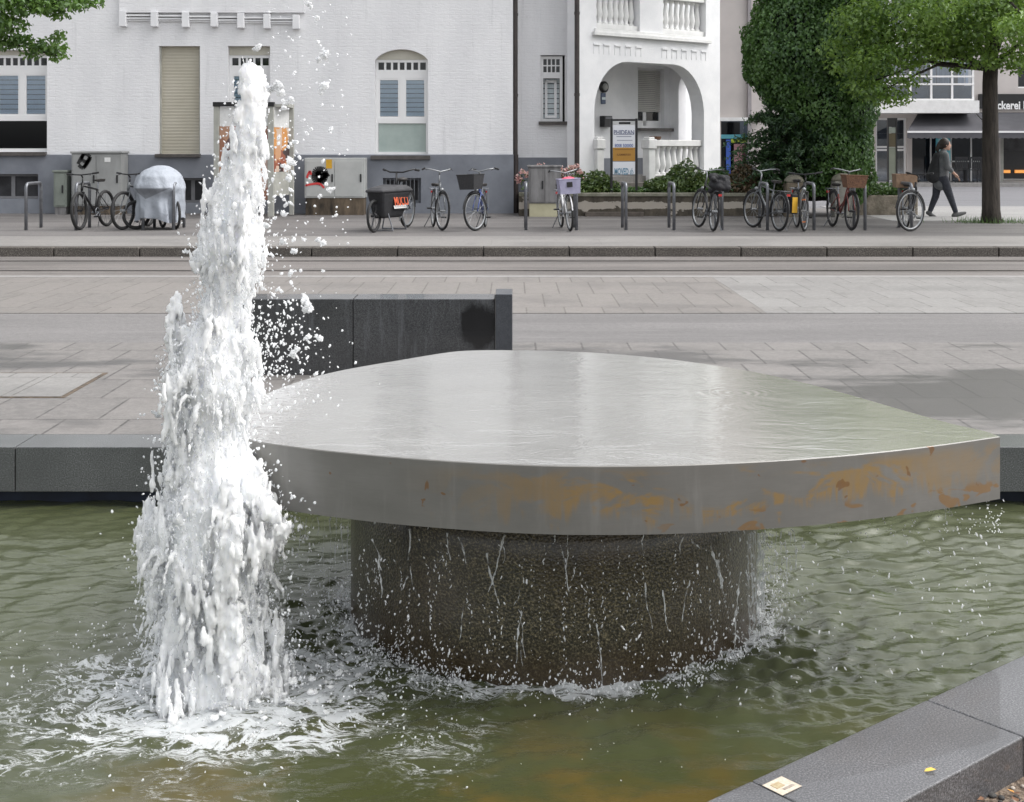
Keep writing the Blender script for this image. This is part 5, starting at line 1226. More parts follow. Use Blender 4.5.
MB().box(x - .55, x + .45, 46.05, 46.5, .95, .985).build('table_top', M['cab_white'], t_); MB().box(x - .04, x + .04, 46.2, 46.28, .26, .949).build('pillar', M['black'], t_); MB().box(x - .25, x + .25, 46.05, 46.45, .235, .259).build('foot', M['black'], t_)
t_ = thing('bread_counter', 'dark bakery counter with two lit orange bread shelves at the right edge', 'counter', (X(1014, 48), 47.2, .3))
MB().box(X(1000, 48.3), X(1100, 48.3), 48.2, 49, .3, 1.35).build('cabinet', M['black'], t_)
for a, c in ((1002.5, 1010.5), (1015.5, 1030)): MB().box(X(a, 48.1), X(c, 48.1), 48.1, 48.19, Z(173, 48.1), Z(170, 48.1)).build('lit_shelf', flat_mat('lit_bread_shelf', (.6, .25, .06), .5, emit=.55), t_)
# information stele
YQ = 31.0
sg = thing('information_sign', 'slim two-post sign with green and brown panels before the glazed entrance', 'sign', (X(893, YQ), YQ, .12))
for px_ in (888.3, 896.7): MB().box(X(px_ - .7, YQ), X(px_ + .7, YQ), YQ, YQ + .06, .12, Z(118, YQ)).build('post', M['black'], sg)
for a, c, m in ((118, 127, M['black']), (127.3, 133, M['cab_green']), (133.3, 147, simple('brown_panel', (.09, .07, .035), (.06, .045, .02), 3, .5)), (147.3, 180, simple('green_grey_panel', (.20, .215, .17), (.16, .175, .14), 3, .5))): MB().box(X(889.1, YQ), X(895.9, YQ), YQ + .01, YQ + .05, Z(c, YQ), Z(a, YQ)).build('panel', m, sg)
# ================================================================== bicycle stands
GZ = .117
def hoop(px, label):
    x = X(px, 21.9); t_ = None
    r = .09; pts = [(x, 21.9, GZ - .05), (x, 21.9, GZ + .78 - r)] + [(x, 21.9 + r - r * math.cos(a), GZ + .78 - r + r * math.sin(a)) for a in np.linspace(.2, PI / 2, 6)] + [(x, 22.6 - r + r * math.sin(a), GZ + .78 - r + r * math.cos(a)) for a in np.linspace(0, PI / 2 - .2, 6)] + [(x, 22.6, GZ + .78 - r), (x, 22.6, GZ - .05)]
    o = MB().tube(pts, .027, 10).build('bike_stand', M['steel'], None, smooth=True); tag(o, label, 'bike stand', 'steel hoop bike stands along the pavement')
for px, lab in [(26, 'empty steel hoop bike stand at the far left below the basement window'), (76, 'steel hoop bike stand beside the black mountain bike under the sprayed cabinet'), (143, 'steel hoop bike stand at the left side of the silver cover'), (173.5, 'steel hoop bike stand at the right side of the silver cover'),
                (526, 'steel hoop bike stand left of the white bike with the lilac crate'), (576.5, 'steel hoop bike stand touching the white bike with the lilac crate'), (626, 'empty steel hoop bike stand below the company sign board'), (674, 'empty steel hoop bike stand next left of the bike with the black bag'), (722, 'steel hoop bike stand right beside the bike with the black bag'), (767.5, 'steel hoop bike stand beside the bike with the yellow pannier'), (814, 'steel hoop bike stand behind the black bike with the big front wheel'), (865, 'steel hoop bike stand beside the bike with the wicker basket'), (911.5, 'steel hoop bike stand behind the bike with the brown box, near the walking person')]: hoop(px, lab)


# ------------------------------------------------------------------ bicycles
def wheel(parent, x, z, R, tw=.021, rim='rim', M_=None, nsp=16):
    b = MB(M_); b.torus((x, 0, z), R - .045, .014, 'y', 36, 6)
    for k in range(nsp):
        a = 2 * PI * k / nsp; s = .025 if k % 2 else -.025
        b.tube([(x + .02 * math.cos(a + .6), s, z + .02 * math.sin(a + .6)), (x + (R - .05) * math.cos(a), 0, z + (R - .05) * math.sin(a))], .0022, 4, cap=False)
    b.tube([(x, -.05, z), (x, .05, z)], .022, 8)
    w = b.build('wheel', M[rim], parent); MB(M_).torus((x, 0, z), R - tw, tw, 'y', 40, 8).build('tyre', M['rubber'], w, smooth=True); return w


def bicycle(name, label, px, Y, yaw, steer=0, frame='black', style='city', R=.345, tyre=.021, rim='rim', bar='city', basket=None, rear=None, roll=0, front_first=True, guard=True, grp='bicycles parked along the pavement', lamp=True):
    """local x runs forwards from the rear axle; px is where the front (or rear) wheel stands"""
    t_ = thing(name, label, 'bicycle', (0, 0, 0), grp); wb = 1.06; fm = M[frame]; tb = .016 if style != 'mtb' else .02
    bb = (.44, 0, .285); st_ = (.30, 0, .70 if style != 'step' else .62); hb = (wb - .155, 0, R + .36); ht = (wb - .20, 0, R + .50)
    b = MB(); b.tube([bb, st_], tb, 8).tube([hb, bb], tb * 1.2, 8).tube([hb, ht], tb * 1.25, 8)
    if style == 'step': b.tube([ht, (wb - .42, 0, .50), (.405, 0, .385)], tb * 1.1, 8)
    else: b.tube([(ht[0] + .01, 0, ht[2] - .05), st_], tb, 8)
    for s in (-1, 1): b.tube([(0, s * .06, R), (.40, s * .04, bb[2])], .009, 6).tube([(0, s * .06, R), (st_[0] + .02, s * .025, st_[2] - .05)], .008, 6)
    b.build('frame', fm, t_, smooth=True)
    wheel(t_, 0, R, R, tyre, rim)
    b = MB(); b.tube([st_, (st_[0] - .05, 0, st_[2] + .17)], .013, 8); sp_ = b.build('seat_post', M['steel'], t_)
    sx, sz = st_[0] - .06, st_[2] + .19
    b = MB(); b.add([(sx - .12, -.085, sz), (sx - .13, 0, sz + .015), (sx - .12, .085, sz), (sx, .055, sz + .01), (sx, -.055, sz + .01), (sx + .15, .02, sz), (sx + .15, -.02, sz),
                     (sx - .11, -.07, sz - .05), (sx - .11, .07, sz - .05), (sx, .04, sz - .045), (sx, -.04, sz - .045), (sx + .14, .015, sz - .03), (sx + .14, -.015, sz - .03)],
                    [(0, 4, 3, 2, 1), (4, 6, 5, 3), (7, 8, 9, 10), (10, 9, 11, 12), (0, 7, 10, 4), (4, 10, 12, 6), (2, 3, 9, 8), (3, 5, 11, 9), (6, 12, 11, 5), (0, 1, 2, 8, 7)])
    b.build('saddle', M['leather'], t_, bevel=.012)
    b = MB(); b.tube([(bb[0], -.06, bb[2]), (bb[0], .06, bb[2])], .02, 8); b.torus((bb[0], .05, bb[2]), .085, .006, 'y', 20, 5)
    b.tube([(bb[0], .07, bb[2]), (bb[0] + .15, .07, bb[2] - .07)], .009, 6).tube([(bb[0], -.07, bb[2]), (bb[0] - .15, -.07, bb[2] + .07)], .009, 6)
    cr = b.build('crank', M['steel'], t_); MB().box(bb[0] + .10, bb[0] + .20, .07, .16, bb[2] - .085, bb[2] - .06).build('pedal', M['black'], cr); MB().box(bb[0] - .20, bb[0] - .10, -.16, -.07, bb[2] + .06, bb[2] + .085).build('pedal', M['black'], cr)
    b = MB(); b.box(.0, bb[0], .048, .054, R - .03, R - .022).box(.0, bb[0], .048, .054, R - .10, R - .092); b.build('chain', M['rim_dark'], t_)
    if guard:
        b = MB(); b.torus((0, 0, R), R + .018, .014, 'y', 18, 6, -.1 * PI, 1.02 * PI); b.build('rear_mudguard', fm if frame in ('white_paint',) else M['black'], t_)
        b = MB(); 
        for s in (-1, 1): b.tube([(0, s * .065, R), (-.12, s * .065, R + .36)], .006, 5).tube([(-.28, s * .065, R + .365), (.22, s * .065, R + .365)], .007, 5)
        for k in range(4): b.tube([(-.26 + k * .14, -.065, R + .365), (-.26 + k * .14, .065, R + .365)], .005, 5)
        b.build('luggage_rack', M['steel'], t_)
        b = MB(); b.box(-.325, -.30, -.03, .03, R + .28, R + .32); b.build('rear_light', M['reflector'], t_)
    b = MB(); b.tube([(.12, -.06, .25), (.02, -.17, .0)], .008, 6); b.build('kickstand', M['steel'], t_)
    # front assembly, turned about the steering column
    piv = Matrix.Translation((wb - .15, 0, 0)); Ms = piv @ Matrix.Rotation(steer, 4, 'Z') @ piv.inverted()
    b = MB(Ms)
    for s in (-1, 1): b.tube([(hb[0] + .01, s * .05, hb[2] - .03), (wb - .02, s * .055, R + .08), (wb, s * .055, R)], .012, 6)
    b.tube([(hb[0] + .01, -.05, hb[2] - .03), (hb[0] + .01, .05, hb[2] - .03)], .015, 6); b.build('fork', fm, t_, smooth=True)
    wheel(t_, wb, R, R, tyre, rim, Ms)
    if guard: MB(Ms).torus((wb, 0, R), R + .016, .013, 'y', 16, 6, .05 * PI, 1.0 * PI).build('front_mudguard', fm if frame in ('white_paint',) else M['black'], t_)
    zb = R + .70 if bar != 'mtb' else R + .64; xb = wb - .22
    b = MB(Ms); b.tube([ht, (ht[0] - .02, 0, zb - .05)], .013, 8).tube([(ht[0] - .02, 0, zb - .05), (xb + .06, 0, zb)], .014, 8)
    if bar == 'city': pts = [(xb - .20, -.25, zb + .03), (xb - .10, -.25, zb + .05), (xb + .02, -.18, zb + .04), (xb + .06, 0, zb), (xb + .02, .18, zb + .04), (xb - .10, .25, zb + .05), (xb - .20, .25, zb + .03)]
    else: pts = [(xb - .02, -.30, zb + .03), (xb + .03, -.14, zb + .01), (xb + .06, 0, zb), (xb + .03, .14, zb + .01), (xb - .02, .30, zb + .03)]
    b.tube(pts, .012, 8); hbar = b.build('handlebar', M['rim'] if bar == 'city' else M['black'], t_, smooth=True)
    for s in (0, -1):
        b = MB(Ms); p, q = (pts[0], pts[1]) if s == 0 else (pts[-1], pts[-2]); p, q = Vector(p), Vector(q); e = p + (q - p).normalized() * .12; b.tube([p, e], .018, 8); b.tube([e, e + Vector((.10, 0, -.03))], .006, 5); b.build('grip', M['black'], hbar)
    if lamp: 
        b = MB(Ms); b.ball((hb[0] + .09, 0, hb[2] + .02), .036, 1, (1.1, 1, 1)); b.build('headlight', M['rim'], t_, smooth=True)
        for s in (-.6, .8) if 'amber' in label else (): MB(Ms).box(wb + math.cos(s * 2) * .2 - .03, wb + math.cos(s * 2) * .2 + .03, -.03, .03, R + math.sin(s * 2) * .2 - .012, R + math.sin(s * 2) * .2 + .012).build('spoke_reflector', M['amber'], t_)
    def crate(nm, x0, x1, w, z0, z1, m, Mx=None, taper=.8, wall=.012, slots=True):
        b = MB(Mx); lo = [(x0 + (x1 - x0) * (1 - taper) / 2, -w * taper), (x1 - (x1 - x0) * (1 - taper) / 2, -w * taper), (x1 - (x1 - x0) * (1 - taper) / 2, w * taper), (x0 + (x1 - x0) * (1 - taper) / 2, w * taper)]; hi = [(x0, -w), (x1, -w), (x1, w), (x0, w)]
        v = [(*a, z0) for a in lo] + [(*a, z1) for a in hi]; sh_ = .93; cx_ = (x0 + x1) / 2
        v += [(cx_ + (a[0] - cx_) * sh_, a[1] * sh_, z0 + .01) for a in lo] + [(cx_ + (a[0] - cx_) * sh_, a[1] * sh_, z1) for a in hi]
        f = [(3, 2, 1, 0), (8, 9, 10, 11)]
        for k in range(4): j = (k + 1) % 4; f += [(k, j, 4 + j, 4 + k), (8 + j, 8 + k, 12 + k, 12 + j), (4 + k, 4 + j, 12 + j, 12 + k)]
        b.add(v, f); b.tube([(*a, z1) for a in hi] + [(*hi[0], z1)], .010, 6); return b.build(nm, m, t_)
    if basket == 'front_black': crate('basket', wb - .06, wb + .26, .19, R + .40, R + .66, simple('black_wire_mesh', (.05, .05, .055), (.015, .015, .016), 70, .6), Ms)
    if basket == 'front_wicker': crate('basket', wb - .08, wb + .22, .20, R + .42, R + .64, M['wicker'], Ms)
    if basket == 'front_lilac':
        crate('crate', wb - .06, wb + .26, .19, R + .34, R + .60, M['lilac'], Ms, .92); MB(Ms).ball((wb + .1, 0, R + .58), .12, 2, (1, 1.1, .5)).build('pink_cloth', M['pink'], t_, smooth=True); MB(Ms).box(wb + .262, wb + .268, -.06, .04, R + .46, R + .55).build('dark_badge', M['black'], t_)
    if rear == 'box': crate('rear_box', -.36, .08, .19, R + .38, R + .62, simple('brown_box', (.30, .20, .13), (.20, .13, .085), 9, .8), None, .95)
    if rear == 'yellow':
        MB().box(-.28, .08, -.20, -.08, R - .02, R + .33).build('pannier', M['black_matt'], t_, bevel=.02); MB().box(-.292, -.281, -.19, -.09, R + .0, R + .27).build('yellow_pocket', M['yellow'], t_, bevel=.003)
        MB().box(-.20, .02, -.212, -.201, R + .03, R + .26).build('yellow_pocket', M['yellow'], t_, bevel=.003)
    if rear == 'bag':
        b = MB()
        for k in range(34): b.ball((-.12 + random.uniform(-.17, .17), random.uniform(-.14, .14), R + .40 + random.uniform(0, .20) + .06 * math.sin(k * 2.2)), random.uniform(.05, .085), 1, (1, 1, .8))
        skin_obj('luggage_bag', b, .02, 1, M['black_matt'], t_)
    cy, sy = math.cos(yaw), math.sin(yaw); ax = wb if front_first else 0
    x = X(px, Y); t_.location = (x - ax * cy * .94, Y - ax * sy * .94, GZ); t_.rotation_euler = (roll, 0, yaw); t_.scale = (.94, .94, .94); return t_
R_ = math.radians
bicycle('bicycle', 'black mountain bike with fat tyres leaning on the stand under the sprayed cabinet', 79.5, 21.9, R_(-99), R_(4), 'black', 'mtb', .345, .030, 'rim_dark', 'mtb', guard=False, lamp=False, roll=.05)
bicycle('bicycle', 'dark mountain bike with pale fork seen head on, left of the silver cover', 124.5, 21.9, R_(-97), R_(-12), 'grey_paint', 'mtb', .35, .030, 'rim', 'mtb', guard=False, lamp=False)
bicycle('bicycle', 'grey city bike with mudguards and high handlebar, right of the cargo bike', 440, 21.8, R_(-80), R_(14), 'grey_paint', 'step', .345, .02, 'rim', 'city', roll=-.03)
bicycle('bicycle', 'blue city bike with a black front basket, standing before the grey plinth', 480, 21.7, R_(-94), R_(-30), 'blue_paint', 'step', .345, .02, 'rim', 'city', 'front_black', roll=.04)
bicycle('bicycle', 'white bike with a lilac front crate and pink cloth, by the yellow based cabinet', 570, 21.6, R_(-84), R_(2), 'white_paint', 'step', .33, .02, 'rim', 'city', 'front_lilac', roll=.06)
bicycle('bicycle', 'dark bike seen from behind with a bulky black bag on its rack', 713, 21.6, R_(94.5), R_(10), 'black', 'city', .35, .022, 'rim', 'city', None, 'bag', roll=.08, front_first=False)
bicycle('bicycle', 'dark bike carrying a black pannier with a yellow pocket', 779, 21.6, R_(104), R_(8), 'grey_paint', 'city', .345, .022, 'rim', 'city', None, 'yellow', roll=.05, front_first=False)
bicycle('bicycle', 'black city bike with a large front wheel and amber reflectors before the brown gatepost', 808, 21.6, R_(-92), R_(-22), 'black', 'city', .36, .02, 'rim', 'mtb', roll=.03)
bicycle('bicycle', 'dull red bike with a brown wicker front basket before the pale gatepost', 851, 21.8, R_(-86), R_(2), 'red_paint', 'step', .345, .02, 'rim_dark', 'city', 'front_wicker', roll=-.03)
bicycle('bicycle', 'dark bike with a brown rack box, its front wheel side on, near the street tree', 918, 21.5, R_(-96), R_(-52), 'black', 'step', .36, .02, 'rim', 'mtb', None, 'box', roll=0)

# cargo bike with a black box
cb = thing('cargo_bike', 'black cargo bike with a deep covered box and orange lettering before the barred window', 'cargo bike', (0, 0, 0))
b = MB(); b.tube([(0, 0, .33), (.42, 0, .28), (1.22, 0, .25), (1.38, 0, .30)], .022, 8).tube([(.42, 0, .28), (.30, 0, .72)], .018, 8).tube([(.42, 0, .30), (.50, 0, .66)], .02, 8)
for s in (-1, 1): b.tube([(0, s * .06, .33), (.30, s * .03, .66)], .009, 6)
b.build('frame', M['black'], cb, smooth=True); wheel(cb, 0, .34, .34, .024, 'rim'); wheel(cb, 1.40, .27, .27, .024, 'rim_dark')
MB().torus((0, 0, .34), .362, .016, 'y', 18, 6, -.1 * PI, PI).build('rear_mudguard', M['black'], cb)
b = MB(); prof_lo = [(.60, -.18), (1.22, -.10), (1.22, .10), (.60, .18)]; prof_hi = [(.46, -.29), (1.38, -.15), (1.38, .15), (.46, .29)]
b.add([(*p, .22) for p in prof_lo] + [(*p, .67) for p in prof_hi], [(3, 2, 1, 0), (4, 5, 6, 7), (0, 1, 5, 4), (1, 2, 6, 5), (2, 3, 7, 6), (3, 0, 4, 7)]); bo = b.build('cargo_box', M['black_matt'], cb, bevel=.05, seg=3)
b = MB(); b.add([(.44, -.30, .65), (1.40, -.16, .65), (1.40, .16, .65), (.44, .30, .65), (.54, -.22, .76), (1.32, -.10, .73), (1.32, .10, .73), (.54, .22, .76), (.44, -.30, .69), (1.40, -.16, .69), (1.40, .16, .69), (.44, .30, .69)], [(3, 2, 1, 0), (4, 5, 6, 7), (0, 1, 9, 8), (1, 2, 10, 9), (2, 3, 11, 10), (3, 0, 8, 11), (8, 9, 5, 4), (9, 10, 6, 5), (10, 11, 7, 6), (11, 8, 4, 7)]); b.build('box_cover', simple('dark_grey_cover', (.05, .05, .055), (.03, .03, .033), 8, .7), cb, bevel=.02)
Mt = Matrix.Translation((.80, .228, .50)) @ Matrix.Rotation(PI - .135, 4, 'Z') @ Matrix.Rotation(PI / 2 - .22, 4, 'X')
text_part('lettering', 'MUCCI', .44, .16, M['orange'], bo, Mt, .015, .004)
b = MB(Matrix.Translation((.80, .207, .40)) @ Matrix.Rotation(PI - .135, 4, 'Z') @ Matrix.Rotation(PI / 2 - .22, 4, 'X')); b.box(-.20, .20, -.028, .028, 0, .006); b.build('white_strip', M['paper'], bo)
b = MB(); b.tube([(.50, 0, .62), (.46, 0, .97)], .016, 8); b.tube([(.26, -.31, 1.0), (.38, -.28, 1.02), (.46, -.12, .97), (.46, .12, .97), (.38, .28, 1.02), (.26, .31, 1.0)], .014, 8); hb_ = b.build('handlebar', M['black'], cb, smooth=True)
MB().tube([(.22, -.312, .998), (.34, -.292, 1.012)], .021, 8).build('grip', M['rubber'], hb_); MB().tube([(.22, .312, .998), (.34, .292, 1.012)], .021, 8).build('grip', M['rubber'], hb_)
MB().tube([(.30, 0, .72), (.24, 0, .82)], .014, 8).build('seat_post', M['steel'], cb); MB().ball((.20, 0, .84), .11, 2, (1.1, .75, .35)).build('saddle', M['leather'], cb, smooth=True)
b = MB(); b.tube([(.60, .15, .30), (.56, .22, .012)], .012, 6).tube([(.60, -.15, .30), (.56, -.22, .012)], .012, 6).tube([(1.1, .12, .30), (1.08, .2, .012)], .012, 6).tube([(1.1, -.12, .30), (1.08, -.2, .012)], .012, 6).tube([(.56, -.22, .015), (.56, .22, .015)], .012, 6).tube([(1.08, -.2, .015), (1.08, .2, .015)], .012, 6).tube([(.60, .15, .30), (1.1, .12, .30)], .012, 6); b.build('kickstand', M['steel'], cb)
b = MB(); b.torus((.42, .06, .28), .085, .007, 'y', 18, 5).tube([(.42, .07, .28), (.52, .08, .15)], .01, 6).tube([(.42, -.07, .28), (.32, -.08, .41)], .01, 6); b.build('crank', M['steel'], cb)
yaw = R_(214); Y = 22.6; x = X(407, Y); cb.location = (x, Y, GZ); cb.rotation_euler = (0, 0, R_(-108))

# covered cargo bike
cv = thing('covered_bike', 'three-wheeled bike hidden under a silver grey tarpaulin by the shuttered window', 'covered bike', (X(158, 22.2), 22.2, GZ))
cxm = X(159, 22.2); s_ = 22.2 / F
b = MB()
rings = []
levels = [(219.5, 137, 183, .40, 1), (212, 138, 182, .42, .9), (203, 138.5, 181.5, .44, .7), (194, 137, 182, .46, .5), (188, 135.5, 183, .52, .35), (184, 135.5, 181.5, .50, .2), (176, 139, 178, .44, .12), (170, 145, 173, .34, .08), (166.5, 152, 168, .18, .03), (165.6, 158, 162, .05, 0)]
nk = 110
lv = np.array(levels); tt = np.linspace(0, len(levels) - 1, 34); levels = [tuple(np.interp(u, range(len(lv)), lv[:, j]) for j in range(5)) for u in tt]
for li, (py, a, c, dep, wr) in enumerate(levels):
    cx_ = X((a + c) / 2, 22.2); hw = (c - a) / 2 * s_; z = Z(py, 22.2)
    for k in range(nk):
        t0 = 2 * PI * k / nk; ex = math.copysign(abs(math.cos(t0)) ** .75, math.cos(t0)); ey_ = math.copysign(abs(math.sin(t0)) ** .75, math.sin(t0))
        w_ = 1 + wr * .07 * math.sin(t0 * 9 + li * .13) + wr * .04 * math.sin(t0 * 17 + 1)
        dz = wr * .05 * math.sin(t0 * 3 + 1) if li == 0 else 0; lip = .06 * math.exp(-((py - 196) / 7.0) ** 2)
        rings.append((cx_ + ex * hw * w_, 22.25 + ey_ * dep * w_ + lip * max(0, -ey_), z + dz))
fs_ = [(i * nk + k, i * nk + (k + 1) % nk, (i + 1) * nk + (k + 1) % nk, (i + 1) * nk + k) for i in range(len(levels) - 1) for k in range(nk)] + [tuple((len(levels) - 1) * nk + k for k in range(nk))]
RA = np.array(rings); dn = fbm(RA * np.array([5, 5, 4]), 3) * .05; ax_ = np.array([cxm, 22.25]); RA[:, :2] += (RA[:, :2] - ax_) * dn[:, None] * 1.6; RA[:, 2] += dn * .3
b.add([tuple(r) for r in RA], fs_)
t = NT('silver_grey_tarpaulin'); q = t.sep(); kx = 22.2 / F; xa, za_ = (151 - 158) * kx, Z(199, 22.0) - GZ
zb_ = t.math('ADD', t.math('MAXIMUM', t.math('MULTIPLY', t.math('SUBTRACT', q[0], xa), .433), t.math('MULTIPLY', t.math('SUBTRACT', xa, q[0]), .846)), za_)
lip_shade = t.math('MULTIPLY', t.math('MULTIPLY', t.mr(t.math('SUBTRACT', q[2], zb_), -.004, .012), t.mr(q[2], Z(187.2, 22.0) - GZ, Z(188.4, 22.0) - GZ)), t.mr(q[1], -.1, -.14))  # triangle of shade below the overhanging lip, painted into the cloth colour
c = t.ramp(t.noise(3, 4, .6), [(.3, (.30, .325, .365)), (.65, (.37, .40, .45))]); t.set(col=t.mix(lip_shade, c, (.20, .215, .24)), rough=.62, normal=t.bump(t.noise(7, 4, .6), .5, .05))
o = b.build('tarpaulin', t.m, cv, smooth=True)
sm = o.modifiers.new('sub', 'SUBSURF'); sm.levels = 1; sm.render_levels = 1
for px, dy in ((139, -.15), (177.5, -.1), (158, .3)):
    xw = X(px, 22.2); Mw = Matrix.Translation((xw, 22.2 + dy, GZ + .25)) @ Matrix.Rotation(R_(35 if px < 150 else -60), 4, 'Z') @ Matrix.Translation((0, 0, -.25)); wheel(cv, 0, .25, .25, .024, 'rim_dark', Mw, 10)
MB().box(X(146, 22.2), X(172, 22.2), 21.95, 22.5, GZ + .20, GZ + .27).build('chassis', M['black'], cv)

# ------------------------------------------------------------------ walking person
def person():
    Yp = 26.0; gz = .12; k = Yp / F
    q = lambda px, py, dy=0: (X(px, Yp), Yp + dy, Z(py, Yp))
    r_ = thing('person', 'person with dark ponytail in a grey jacket and dark jeans, walking right with a backpack', 'person', (X(942, Yp), Yp, gz))
    def limb(b, pts, rs):
        pts = [Vector(p) for p in pts]; n = 10; P2, R2 = [], []
        for i in range(len(pts) - 1):
            for j in range(n): u = j / n; P2.append(pts[i].lerp(pts[i + 1], u)); R2.append(rs[i] + (rs[i + 1] - rs[i]) * u)
        P2.append(pts[-1]); R2.append(rs[-1])
        for p, r in zip(P2, R2): b.ball(p, r, 1)
    hip, chest, neck = q(940.5, 178), q(942, 160), q(943.2, 151.5)
    rl = [q(939.5, 179, .09), q(937.5, 196, .10), q(931.5, 211.5, .10)]; fl = [q(942, 179, -.09), q(948.5, 196, -.09), q(954.5, 212, -.08)]
    ra = [q(942.5, 155, -.18), q(944, 166.5, -.22), q(951.5, 174, -.20)]; la = [q(941.5, 155, .18), q(938, 167, .21), q(941, 177, .20)]
    def body(b, g):
        for p in np.linspace(0, 1, 12):
            c = Vector(hip).lerp(Vector(chest), p); b.ball(c, .115 + g, 1, (.95, 1.25 + .25 * p, 1))
        for p in np.linspace(0, 1, 8):
            c = Vector(chest).lerp(Vector(q(942.6, 154.5)), p); b.ball(c, .115 - .03 * p + g, 1, (.9, 1.55, .8))
    b = MB(); body(b, 0)
    limb(b, [q(942.8, 155), q(944, 149)], [.055, .048])
    hd = Vector(q(945.3, 144.3)); b.ball(hd, .098, 2, (1.02, .80, 1.12)); b.ball(hd + Vector((.035, 0, -.055)), .06, 2, (1, .85, .9)); limb(b, [hd + Vector((.085, 0, -.005)), hd + Vector((.108, 0, -.03))], [.016, .018]); b.ball(hd + Vector((.085, 0, -.065)), .024, 1, (1, 1.3, .6)); b.ball(hd + Vector((.07, 0, -.10)), .028, 1)
    for s in (-1, 1): b.ball(hd + Vector((-.005, s * .078, -.01)), .026, 1, (.8, .5, 1.2))
    for L in (rl, fl): limb(b, L, [.085, .055, .036])
    for L in (ra, la):
        limb(b, L, [.048, .038, .027]); w = Vector(L[-1]); d = (w - Vector(L[1])).normalized(); b.ball(w + d * .045, .036, 1, (1, .6, 1))
        for f_ in range(4): limb(b, [w + d * .07 + Vector((0, (f_ - 1.5) * .018, 0)), w + d * (.12 + .012 * (f_ in (1, 2))) + Vector((.0, (f_ - 1.5) * .018, -.012)), w + d * .145 + Vector((-.005, (f_ - 1.5) * .016, -.035))], [.010, .009, .008])
        limb(b, [w + d * .03 + Vector((0, -.03, .01)), w + d * .08 + Vector((.01, -.05, 0))], [.012, .009])
    skin_obj('body', b, .011, 2, M['skin'], r_)
    b = MB(); body(b, .022)
    for L in (ra, la): e = Vector(L[1]).lerp(Vector(L[2]), .55 if L is ra else .85); limb(b, [L[0], L[1], e], [.075, .060, .046])
    limb(b, [q(942, 172), q(941, 183)], [.15, .155]); limb(b, [q(943, 153.5), q(943.6, 151)], [.075, .066]); skin_obj('jacket', b, .016, 2, M['jacket'], r_)
    b = MB(); b.ball(hip, .14, 2, (.95, 1.25, .9))
    for L in (rl, fl): limb(b, [L[0], L[1], Vector(L[1]).lerp(Vector(L[2]), .93)], [.108, .074, .053])
    skin_obj('trousers', b, .016, 2, M['jeans'], r_)
    for L, ang in ((rl, -.55), (fl, .28)):
        b = MB(); a = Vector(L[2]); d = Vector((math.cos(ang), 0, math.sin(ang))); limb(b, [a + Vector((0, 0, -.01)), a - d * .04 + Vector((0, 0, -.05))], [.045, .045]); limb(b, [a - d * .05 + Vector((0, 0, -.055)), a + d * .10 + Vector((0, 0, -.06)), a + d * .19 + Vector((0, 0, -.065))], [.042, .044, .03]); skin_obj('shoe', b, .012, 2, M['shoe'], r_)
    b = MB(); b.ball(hd + Vector((-.022, 0, .02)), .108, 2, (1.0, .88, 1.08)); limb(b, [hd + Vector((-.115, 0, .02)), hd + Vector((-.16, 0, -.08)), hd + Vector((-.15, 0, -.22))], [.04, .042, .015]); b.ball(hd + Vector((-.08, 0, -.05)), .06, 1); skin_obj('hair', b, .013, 2, M['hair'], r_)
    b = MB()
    for s in (-1, 1): b.ball(hd + Vector((.083, s * .032, .018)), .009, 1)
    b.build('eyes', M['black'], r_)
    bp = thing('backpack', 'black backpack carried on the back of the walking person', 'backpack', q(935, 180)); b = MB()
    for p in np.linspace(0, 1, 10): c = Vector(q(933.5, 176)).lerp(Vector(q(937.5, 157)), p); b.ball(c, .15 - .05 * p, 2, (.9, 1.15, 1))
    skin_obj('bag_body', b, .018, 2, M['black_matt'], bp); b = MB(); b.ball(q(931.6, 174), .09, 2, (.7, 1.4, 1.1)); skin_obj('front_pocket', b, .016, 2, M['black_matt'], bp)
    for s in (-1, 1): MB().tube([q(938.5, 157, s * .10), q(942, 152.7, s * .11), q(945.2, 156.5, s * .12), q(944.6, 166, s * .14), q(938, 173, s * .14)], .018, 6).build('strap', M['black_matt'], bp, smooth=True)
person()

# ================================================================== vegetation
def leaf_cloud(name, centres, nrm, size, mat, parent=None, droop=.3, asp=.55):
    """one folded leaf per centre; nrm: preferred facing"""
    C_ = np.asarray(centres); n = len(C_); u = RNG.normal(size=(n, 3)); N_ = np.asarray(nrm) + .65 * u; N_ /= np.linalg.norm(N_, axis=1)[:, None]
    T = RNG.normal(size=(n, 3)); T[:, 2] -= droop * 2; T -= N_ * (T * N_).sum(1)[:, None]; T /= np.linalg.norm(T, axis=1)[:, None] + 1e-9; B = np.cross(N_, T)
    s = (size * RNG.uniform(.6, 1.25, n))[:, None]
    p0 = C_ - T * s * .5; p3 = C_ + T * s * .55 - N_ * s * .12; l1 = C_ - T * s * .12 + B * s * asp * .55 + N_ * s * .10; r1 = C_ - T * s * .12 - B * s * asp * .55 + N_ * s * .10; l2 = C_ + T * s * .25 + B * s * asp * .30 + N_ * s * .03; r2 = C_ + T * s * .25 - B * s * asp * .30 + N_ * s * .03
    V = np.stack([p0, l1, l2, p3, r2, r1], 1).reshape(-1, 3); k = np.arange(n)[:, None] * 6
    Fq = np.concatenate([k + np.array([[0, 3, 2, 1]]), k + np.array([[0, 5, 4, 3]])], 0); Fq = Fq.reshape(-1, 4)
    return np_mesh(name, V, Fq, mat, parent)
